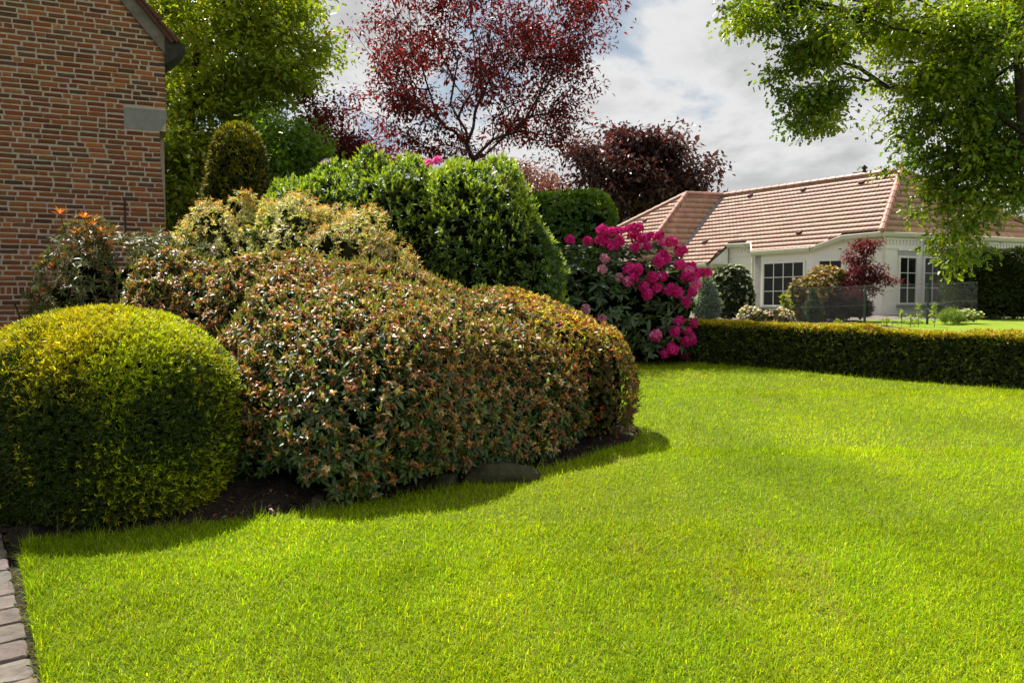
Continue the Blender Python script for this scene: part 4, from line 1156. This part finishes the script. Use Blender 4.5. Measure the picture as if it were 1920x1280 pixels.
c = np.where(top[:, None], pick([(.44, .38, .02), (.46, .28, .03), (.32, .34, .02)], [1, .7, .7], n, rng), pick([(.022, .036, .008), (.04, .06, .010), (.15, .18, .018)], [1, 1, .6], n, rng))  # pale leaves mixed into the dark front paint sunlit speckles
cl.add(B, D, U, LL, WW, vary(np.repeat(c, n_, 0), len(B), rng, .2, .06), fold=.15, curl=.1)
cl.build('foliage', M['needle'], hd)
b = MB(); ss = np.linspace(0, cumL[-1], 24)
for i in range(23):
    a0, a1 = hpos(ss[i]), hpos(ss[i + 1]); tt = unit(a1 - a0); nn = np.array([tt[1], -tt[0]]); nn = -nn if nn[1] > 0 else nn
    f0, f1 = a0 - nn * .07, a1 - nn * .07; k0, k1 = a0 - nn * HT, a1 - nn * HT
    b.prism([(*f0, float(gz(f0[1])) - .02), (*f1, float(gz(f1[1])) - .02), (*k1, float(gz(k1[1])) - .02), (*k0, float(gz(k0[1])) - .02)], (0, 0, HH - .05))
b.build('shade_core', M['inner'], hd)  # added solid filler, dark as the shade within the hedge

# --- stones, dead leaves on the bed
rng = np.random.default_rng(52)
def rock(p, r, label):
    nu, nv = 30, 18
    a = np.linspace(0, 2 * np.pi, nu, endpoint=False); bb = np.linspace(-1.5, 1.5, nv); A_, B_ = np.meshgrid(a, bb)
    q = np.stack([np.cos(A_) * np.cos(B_), np.sin(A_) * np.cos(B_), np.sin(B_)], -1).reshape(-1, 3)
    q = np.sign(q) * np.abs(q) ** .75; q = q * (1 + .22 * nz(q + p, 2.2) + .06 * nz(q + p, 6.5) + .025 * nz(q + p, 15.0))[:, None]
    V = p + q * r; i, j = np.meshgrid(np.arange(nu), np.arange(nv - 1)); i = i.ravel(); j = j.ravel()
    F = np.stack([j * nu + i, j * nu + (i + 1) % nu, (j + 1) * nu + (i + 1) % nu, (j + 1) * nu + i], 1)
    return thing('rock', label, 'rock', me=mesh_np('rock', V, [F], M['moss_rock']))
rock(np.array([*G(930, 900)[:2], .30]), np.array([.25, .10, .09]), 'largest moss-covered stone at the foot of the rhododendron')
rock(np.array([*G(820, 906)[:2], .27]), np.array([.16, .1, .07]), 'flat dark stone just beside the largest mossy stone')
rock(np.array([*G(610, 945)[:2], .23]), np.array([.13, .1, .08]), 'small dark stone under the lowest rhododendron leaves')
cl = Cloud(); n = 1000
x = rng.uniform(-2.2, 1.2, n); t = rng.beta(1.2, 2, n); Q = []
for i in range(n):
    y = np.interp(x[i], lawn_poly[7:18, 0], lawn_poly[7:18, 1]) + .03 + t[i] * .55; Q.append((x[i], y))
Q = np.array(Q); Z = bedz(Q[:, 0], Q[:, 1]) + .012; P = np.stack([Q[:, 0], Q[:, 1], Z], 1)
cl.add(P, unit(rng.normal(0, 1, (n, 3)) * [1, 1, .25]), unit(rng.normal(0, .4, (n, 3)) + UP), rng.uniform(.015, .06, n), rng.uniform(.008, .024, n), vary(pick([(.16, .09, .05), (.28, .17, .10), (.09, .05, .03)], [1, .6, 1], n, rng), n, rng, .25), fold=.3, curl=.3)
o = cl.build('leaf_litter', M['leaf']); o['label'] = 'dry brown fallen leaves on the dark soil'; o['category'] = 'leaves'

# ================================================================== GARDEN OF THE WHITE HOUSE
def ell_px(px, py, d, rx, ry, rd, p=2.0):
    c = W(px, py, d); return (c[0], c[1], c[2], rx * d / FPX, rd, ry * d / FPX, p)
def simple_leaf(pal, w, L, asp=.45, n=6, flow=None, pf=0, ang=.95):
    def f(cl, P, A, N, rng):
        B, D, U, LL, WW = whorl(P, A, n, ang, .35, L, L * .2, asp, rng, L * .6)
        c = np.repeat(pick(pal, w, len(P), rng), n, 0)
        cl.add(B, D, U, LL, WW, vary(c, len(c), rng, .2, .06), fold=.15, curl=.15)
        if flow is not None:
            k = rng.uniform(size=len(P)) < pf
            B, D, U, LL, WW = whorl(P[k] + A[k] * L * .5, A[k], 5, .9, .2, L * .7, L * .1, .9, rng, .005)
            cl.add(B, D, U, LL, WW, vary(np.repeat(pick(flow, np.ones(len(flow)), k.sum(), rng), 5, 0), len(B), rng, .1, .04), fold=.1, curl=.2)
    return f
rng = np.random.default_rng(61)
bush('camellia_bush', 'round dark glossy evergreen bush with pale tips against the white wall', 'shrub', [ell_px(1368, 550, 20.5, 40, 42, .55), ell_px(1372, 528, 20.5, 32, 26, .45)], 1500, rng,
     simple_leaf([(.025, .04, .014), (.04, .06, .018), (.05, .075, .02)], [1, 1, .7], .085, .45, 7, [(.5, .5, .34), (.42, .44, .26)], .10), mat='leaf_gloss', amp=.08, core_s=.8, layers=.15)
bush('blue_spruce', 'small silvery blue conifer beside the dark evergreen bush', 'shrub', [ell_px(1325, 575, 19.4, 26, 34, .3), ell_px(1322, 545, 19.4, 15, 28, .2)], 700, rng,
     simple_leaf([(.20, .27, .24), (.28, .34, .30), (.14, .2, .17)], [1, 1, .7], .11, .2, 8), mat='needle', amp=.1, core_s=.5, layers=.15)
bush('flowering_shrub', 'low shrub with whitish pink blossom below the large window', 'shrub', [ell_px(1425, 592, 18, 40, 20, .35), ell_px(1408, 582, 18, 16, 9, .25), ell_px(1470, 592, 18.4, 22, 20, .3)], 1300, rng,
     simple_leaf([(.16, .18, .06), (.24, .25, .10), (.10, .12, .03)], [1, .8, .7], .06, .45, 5, [(.62, .50, .50), (.66, .62, .54), (.60, .40, .44)], .3), amp=.08, core_s=.7)
bush('red_rose', 'little crimson shrub peeking out above the pale blossom', 'shrub', [ell_px(1396, 583, 18.3, 7, 6, .1)], 90, rng, simple_leaf([(.32, .03, .06), (.2, .05, .05)], [1, 1], .05), core_s=0)
bush('pieris_shrub', 'mounded shrub with copper top and cream tips in front of the white house', 'shrub', [ell_px(1530, 556, 22.0, 48, 40, .7), ell_px(1548, 530, 22.2, 34, 26, .6), ell_px(1496, 565, 21.7, 20, 34, .4)], 2300, rng,
     simple_leaf([(.08, .09, .03), (.13, .12, .04), (.20, .11, .035), (.28, .25, .14)], [1, 1, .8, .4], .09, .3, 7, [(.34, .17, .05), (.40, .30, .18)], .2), amp=.1, core_s=.75, layers=.15)
bush('variegated_shrub', 'yellow-green leafy sprig beside the fence corner post', 'shrub', [ell_px(1474, 580, 19.0, 10, 20, .14), ell_px(1468, 560, 19.0, 6, 12, .08)], 70, rng, simple_leaf([(.26, .30, .05), (.34, .34, .12)], [1, .6], .10, n=4), core_s=0, amp=.2, layers=.12)
bush('dark_maple', 'low weeping purple-black maple mound behind the wire fence', 'shrub', [ell_px(1580, 568, 21.6, 44, 26, .6), ell_px(1610, 580, 21.5, 25, 20, .4)], 1300, rng,
     simple_leaf([(.03, .012, .014), (.05, .02, .02), (.02, .014, .012)], [1, 1, 1], .10, .25, 6), mat='leaf_red', amp=.1, core_s=.75, layers=.15)
bush('dwarf_conifer', 'small pointed dark green dwarf conifer behind the wire fence', 'shrub', [ell_px(1524, 580, 20.6, 15, 26, .2), ell_px(1524, 560, 20.6, 8, 22, .12)], 700, rng,
     simple_leaf([(.03, .06, .02), (.045, .08, .028)], [1, 1], .05, .25, 6), mat='needle', amp=.02, core_s=.85)
c = W(1905, 540, 22.8)
bush('tall_hedge', 'tall dark clipped conifer hedge in front of the white house', 'hedge', [(14.55, 22.9, float(gz(22.9)) + .95, 2.05, .62, .98, 9.0)], 5200, rng,
     simple_leaf([(.03, .05, .014), (.045, .065, .018), (.035, .045, .02)], [1, 1, .7], .085, .28, 6, ang=.6), mat='needle', up=.35, jit=.3, amp=.05, freq=2.5, core_s=.93, zmin=.0, layers=.08)
bush('daisy_clump', 'low white daisy clump at the foot of the tall hedge', 'plant', [ell_px(1815, 592, 20.6, 22, 9, .3)], 330, rng, simple_leaf([(.14, .19, .05), (.18, .22, .08)], [1, 1], .07, .18, 5, [(.7, .7, .66)], .22, ang=.5), core_s=0, up=.7)
bush('grassy_clump', 'feathery light green perennial clump beside the daisies', 'plant', [ell_px(1782, 594, 20.4, 18, 13, .3)], 300, rng, simple_leaf([(.17, .25, .05), (.22, .28, .08)], [1, 1], .12, .08, 6, ang=.4), core_s=0, up=.8)
for k, (u, v, h, lb) in enumerate(((1722, 600, 34, 'tallest climbing lime green plant on the wire fence beside its post'), (1752, 600, 36, 'slender climbing green plant on the fence below the second tall window'), (1690, 603, 26, 'thin lime sprig growing on the fence below the first tall window'), (1662, 605, 14, 'short green sprig above the hedge near the house corner'), (1572, 606, 12, 'tiny lime sprig above the hedge near the dark maple'), (1707, 605, 18, 'short bushy green climber between two taller ones'))):
    c_ = Cloud(); base = W(u, v + 6, 19.6); n = 26 + h
    t = rng.uniform(0, 1, n) ** .8; Pq = base + UP * (t * h * 19.6 / FPX)[:, None] + rng.normal(0, .06, (n, 3)) * (1.25 - t)[:, None]
    c_.add(Pq, unit(rng.normal(0, 1, (n, 3)) + [0, 0, .2]), unit(rng.normal(0, .6, (n, 3)) + UP), rng.uniform(.05, .09, n), rng.uniform(.035, .06, n), vary((.24, .31, .05), n, rng, .2))
    t_ = thing('climbing_plant', lb, 'plant', 'young climbers along the wire fence'); c_.build('foliage', M['leaf_tree'], t_)
    b = MB(); b.tube(base - UP * .2, base + UP * (h * 19.6 / FPX), .008, .004, 5); b.build('stem', M['bark'], t_)
# brown bird table
b = MB(); p = W(1455, 606, 17.6); hgt = p + UP * .27; b.box(p - np.array([.035, .035, .2]), (.07, 0, 0), (0, .07, 0), (0, 0, .46)); t_ = thing('bird_table', 'small brown wooden post with flat top in front of the large window', 'bird table'); b.build('post', M['wood'], t_)
b = MB(); b.box(hgt + np.array([-.10, -.09, -.01]), (.20, 0, 0), (0, .18, 0), (0, 0, .03)); b.build('top', M['wood'], t_)
# chain link fence
fe = thing('wire_fence', 'green post chain-link fence behind the low hedge', 'fence')
F0, F1 = W(1484, 606, 19.8), W(1830, 604, 20.8); zt0, zt1 = W(1484, 541, 19.8)[2], W(1830, 529, 20.8)[2]
fd = unit((F1 - F0) * [1, 1, 0]); FL = np.linalg.norm((F1 - F0)[:2])
def fz(t): return zt0 + (zt1 - zt0) * t
for u in (1485, 1617, 1735):
    t = (u - 1484) / 346; p = F0 + (F1 - F0) * t; b = MB(); b.tube(p * [1, 1, 0] + UP * (float(gz(p[1])) - .1), p * [1, 1, 0] + UP * (fz(t) + .04), .032, .032, 8); b.build('post', M['fence'], fe)
p = F0 * [1, 1, 0]; b = MB(); b.tube(p + UP * (fz(0) - .15), p + fd * .55 + UP * (float(gz(F0[1])) - .05), .025, .025, 8); b.build('brace', M['fence'], fe)
b = MB(); Hf = .98; st = .075
p0 = F0 * [1, 1, 0] + np.array([0, -.04, 0])
k = int(FL / st)
def fpnt(s, h): t = s / FL; return p0 + fd * s + UP * (fz(t) - Hf + h)
for i in range(-int(Hf / st), k):
    for sg in (0, 1):
        s0, s1 = i * st, i * st + Hf; h0, h1 = 0, Hf
        if s0 < 0: h0 = -s0; s0 = 0
        if s1 > FL: h1 = Hf - (s1 - FL); s1 = FL
        if h1 - h0 < .02: continue
        if sg == 0: b.tube(fpnt(s0, h0), fpnt(s1, h1), .0008, k=3)
        else: b.tube(fpnt(FL - s0, h0), fpnt(FL - s1, h1), .0008, k=3)
for h in (0.02, .5, Hf): b.tube(fpnt(0, h), fpnt(FL, h), .003, k=3)
b.build('mesh_panel', M['wire'], fe, kind='stuff')
# red japanese maple
rng = np.random.default_rng(62)
base = W(1612, 606, 21.9); base[2] = float(gz(21.9))
tree('japanese_maple', 'small slender red-leaved maple by the corner of the white house', [base, base + UP * .5 + [.02, 0, 0], base + UP * 1.0 + [.05, 0, 0], W(1618, 530, 21.9)],
     [lobe(1622, 456, 21.9, 24, 20, .3, 34), lobe(1605, 480, 21.9, 26, 14, .3, 30), lobe(1625, 500, 21.9, 30, 12, .35, 30), lobe(1596, 520, 21.8, 34, 14, .35, 44), lobe(1640, 527, 21.9, 26, 9, .3, 30), lobe(1575, 545, 21.8, 24, 14, .3, 30), lobe(1610, 545, 21.8, 40, 10, .35, 30)], rng,
     lambda T, r: pick([(.075, .022, .026), (.11, .032, .034), (.055, .016, .022)], [1, 1, .6], len(T), r), 26, .085, .4, .13, 'leaf_red', 'bark_red', r0=.004, step=.12, rmax=.04, flat=.45)

# ================================================================== TREES
# --- big green tree behind the brick house
rng = np.random.default_rng(71)
tb = W(352, 560, 17.5); tb[2] = float(gz(17.5))
gcol = lambda T, r: (np.array([.16,.22,.016]) + np.clip(.5 + .5 * nz(T, 1.1, 3)[:, None] + r.normal(0, .3, (len(T), 1)), 0, 1) * np.array([.10, .09, .008]))
tree('green_tree', 'tall leafy light green tree rising beside the brick gable', [tb, tb + UP * 1.5, W(353, 300, 17.5), W(360, 180, 17.6), W(372, 60, 17.7), W(392, -60, 17.8)],
     [lobe(380, 60, 18, 150, 130, 2.0, 250), lobe(500, 90, 17.8, 90, 95, 1.5, 130), lobe(560, 40, 17.8, 50, 60, 1.0, 45), lobe(470, -60, 18, 150, 80, 1.8, 90), lobe(430, 190, 17.6, 105, 55, 1.3, 110), lobe(330, 300, 17.2, 45, 90, 1.0, 100), lobe(350, 390, 17.0, 60, 50, 1.2, 110), lobe(420, 330, 17.6, 80, 70, 1.0, 90), lobe(360, 470, 16.8, 90, 50, 1.2, 90), lobe(520, 160, 17.6, 40, 40, .8, 30), lobe(300, 150, 18.6, 110, 150, 1.5, 90)],
     rng, gcol, 38, .125, .62, .32, 'leaf_tree', 'bark', mode=6, clump=8, spread=.95, step=.4, r0=.007, rmax=.20, alpha=.3)
rng = np.random.default_rng(72)
tb = W(545, 500, 15.5); tb[2] = float(gz(15.5))
tree('small_tree', 'low round dark green tree crown behind the yew column', [tb, tb + UP * 1.2, W(545, 330, 15.5)],
     [lobe(534, 266, 15.5, 40, 34, .6, 84), lobe(510, 300, 15.4, 40, 30, .6, 50), lobe(556, 296, 15.5, 26, 20, .5, 26)], rng,
     lambda T, r: np.array([.075, .16, .012]) + r.uniform(0, 1, (len(T), 1)) * np.array([.07, .08, .006]), 40, .09, .6, .26, 'leaf_tree', 'bark', mode=6, step=.3, rmax=.08)
# --- purple plum
rng = np.random.default_rng(73)
tb = W(892, 380, 14.6); tb[2] = float(gz(14.6))
rcol = lambda T, r: pick([(.075, .016, .017), (.10, .022, .021), (.055, .015, .015), (.13, .035, .028)], [1, 1, .8, .5], len(T), r)
tree('plum_tree', 'vase-shaped dark red-leaved plum tree with visible limbs above the laurel', [tb, W(890, 400, 14.6), W(888, 335, 14.6), W(886, 300, 14.6)],
     [lobe(760, 60, 14.6, 80, 90, .9, 75), lobe(900, 40, 14.6, 110, 100, 1.2, 110), lobe(1040, 50, 14.6, 95, 80, 1.0, 90), lobe(1100, 10, 14.6, 50, 50, .8, 30), lobe(740, 160, 14.5, 75, 50, .8, 52), lobe(1020, 150, 14.6, 90, 50, .9, 55), lobe(1060, 215, 14.6, 55, 45, .7, 38), lobe(770, 230, 14.5, 90, 45, .8, 46), lobe(880, 160, 14.6, 90, 80, 1.0, 55), lobe(900, -70, 14.8, 200, 60, 1.2, 60), lobe(980, 260, 14.8, 80, 38, .6, 34), lobe(810, 285, 14.6, 70, 22, .5, 22)],
     rng, rcol, 33, .086, .42, .20, 'leaf_red', 'bark_red', alpha=.62, step=.28, r0=.0055, e=2.5, rmax=.085, bow=.02, droop=.35, clump=4, spread=1.1)
rng = np.random.default_rng(74)
tb = W(650, 480, 18); tb[2] = float(gz(18))
tree('plum_tree', 'smaller dark red plum tree seen between the green tree and the large plum', [tb, W(648, 400, 18), W(640, 320, 18)],
     [lobe(592, 212, 18, 40, 36, .7, 60), lobe(622, 262, 18, 55, 34, .8, 84), lobe(665, 296, 18, 70, 26, .8, 60), lobe(720, 312, 18, 50, 20, .6, 34)], rng, rcol, 34, .095, .45, .24, 'leaf_red', 'bark_red', step=.3, rmax=.07, alpha=.5)
rng = np.random.default_rng(75)
tb = W(1000, 480, 20); tb[2] = float(gz(20))
tree('copper_shrub', 'rusty reddish-brown small tree between the laurel and the copper beech', [tb, W(1000, 420, 20), W(1000, 370, 20)], [lobe(1000, 345, 20, 55, 38, .8, 90), lobe(960, 330, 20, 40, 30, .6, 30)], rng,
     lambda T, r: pick([(.16, .065, .03), (.12, .05, .03), (.20, .09, .045)], [1, 1, .6], len(T), r), 34, .08, .45, .22, 'leaf_copper', 'bark_red', step=.3, rmax=.06)
# --- copper beech behind the white house
rng = np.random.default_rng(76)
tb = W(1190, 560, 42); tb[2] = float(gz(42))
tree('copper_beech', 'broad dark copper beech standing behind the white house roof', [tb, W(1190, 480, 42), W(1190, 400, 42), W(1185, 330, 42)],
     [lobe(1150, 300, 42, 105, 62, 3, 170), lobe(1225, 330, 42, 62, 66, 3, 110), lobe(1300, 345, 41, 30, 32, 2, 48), lobe(1120, 390, 42, 90, 50, 3, 90), lobe(1250, 285, 42, 34, 40, 2, 34), lobe(1200, 400, 42, 80, 50, 3, 60)], rng,
     lambda T, r: pick([(.06, .028, .026), (.085, .042, .038), (.045, .022, .022), (.12, .07, .06)], [1, 1, .8, .5], len(T), r), 52, .28, .5, .6, 'leaf_copper', 'bark_red', step=1.0, r0=.02, rmax=.35, clump=9, spread=.9)
# --- grey-green and green trees far right
rng = np.random.default_rng(77)
tb = W(1880, 560, 36); tb[2] = float(gz(36))
tree('willow_tree', 'pale grey-green tree behind the far end of the tiled roof', [tb, W(1880, 480, 36), W(1880, 420, 36)], [lobe(1885, 385, 36, 36, 44, 1.6, 60), lobe(1960, 400, 36, 60, 50, 2, 50)], rng,
     lambda T, r: pick([(.16, .19, .07), (.12, .15, .05)], [1, 1], len(T), r), 50, .20, .3, .55, 'leaf', 'bark', step=.8, r0=.015, rmax=.2)
# --- oak overhanging from the side
rng = np.random.default_rng(78)
D_ = 15.0
tr = [W(2030, 700, D_), W(2000, 560, D_), W(1950, 380, D_ - .3), W(1918, 250, D_ - .7), W(1908, 100, D_ - .8), W(1890, -60, D_ - .5), W(1860, -200, D_)]
tr[0][2] = float(gz(D_)) - .1
ocol = lambda T, r: np.array([.07, .13, .009]) + np.clip(.40 + .45 * nz(T, 1.3, 1)[:, None] + r.normal(0, .3, (len(T), 1)), 0, 1) * np.array([.22, .23, .008])
oak = tree('oak_tree', 'large oak with drooping leafy boughs overhanging the white house', tr,
     [lobe(1455, 18, D_, 80, 42, 1.0, 84), lobe(1505, 80, D_, 52, 60, .8, 80), lobe(1520, 160, D_, 44, 60, .6, 70), lobe(1510, 240, D_, 36, 36, .5, 34), lobe(1560, -30, D_, 140, 45, 1.2, 70), lobe(1395, 30, D_, 28, 36, .6, 24),
      lobe(1700, 40, D_, 90, 60, 1.3, 120), lobe(1800, 120, D_ - .3, 110, 100, 1.6, 230), lobe(1880, 40, D_, 80, 120, 1.6, 150), lobe(1715, 150, D_, 50, 80, 1.0, 90), lobe(1706, 240, D_, 26, 34, .5, 20), lobe(1790, 250, D_, 66, 66, 1.0, 104), lobe(1850, 230, D_ + .9, 65, 90, 1.2, 120), lobe(1800, 335, D_, 40, 40, .7, 44), lobe(1830, 330, D_, 60, 50, .8, 64), lobe(1805, 430, D_, 46, 36, .5, 26), lobe(1742, 395, D_, 26, 34, .4, 10), lobe(1830, 482, D_, 28, 14, .4, 14), lobe(1900, 340, D_, 40, 60, .8, 50), lobe(1960, 150, D_, 120, 220, 1.6, 160), lobe(1625, 35, D_ + .3, 40, 26, .5, 14), lobe(1668, 322, D_, 10, 12, .2, 3)],
     rng, ocol, 24, .105, .62, .24, 'leaf_tree', 'bark', mode=6, alpha=.4, clump=9, spread=.9, step=.3, r0=.0055, e=2.3, rmax=.34, bow=.06, droop=.5)
# stout boughs
b = MB(); limb = [W(1900, 30, D_), W(1820, -35, D_), W(1740, -38, D_), W(1660, 5, D_), W(1615, 32, D_), W(1570, 22, D_ - .1), W(1520, 2, D_), W(1455, 22, D_)]
rr = np.array([.17, .15, .13, .115, .125, .09, .07, .045])
for i in range(7): b.tube(limb[i], limb[i + 1] + (limb[i + 1] - limb[i]) * .03, rr[i], rr[i + 1], 9)
b.build('bough', M['bark'], oak, smooth=True)
print('objects', len(bpy.data.objects), 'tris', sum(sum(len(p.vertices) - 2 for p in m_.polygons) if len(m_.polygons) < 3000 else len(m_.polygons) * 1.6 for m_ in bpy.data.meshes))
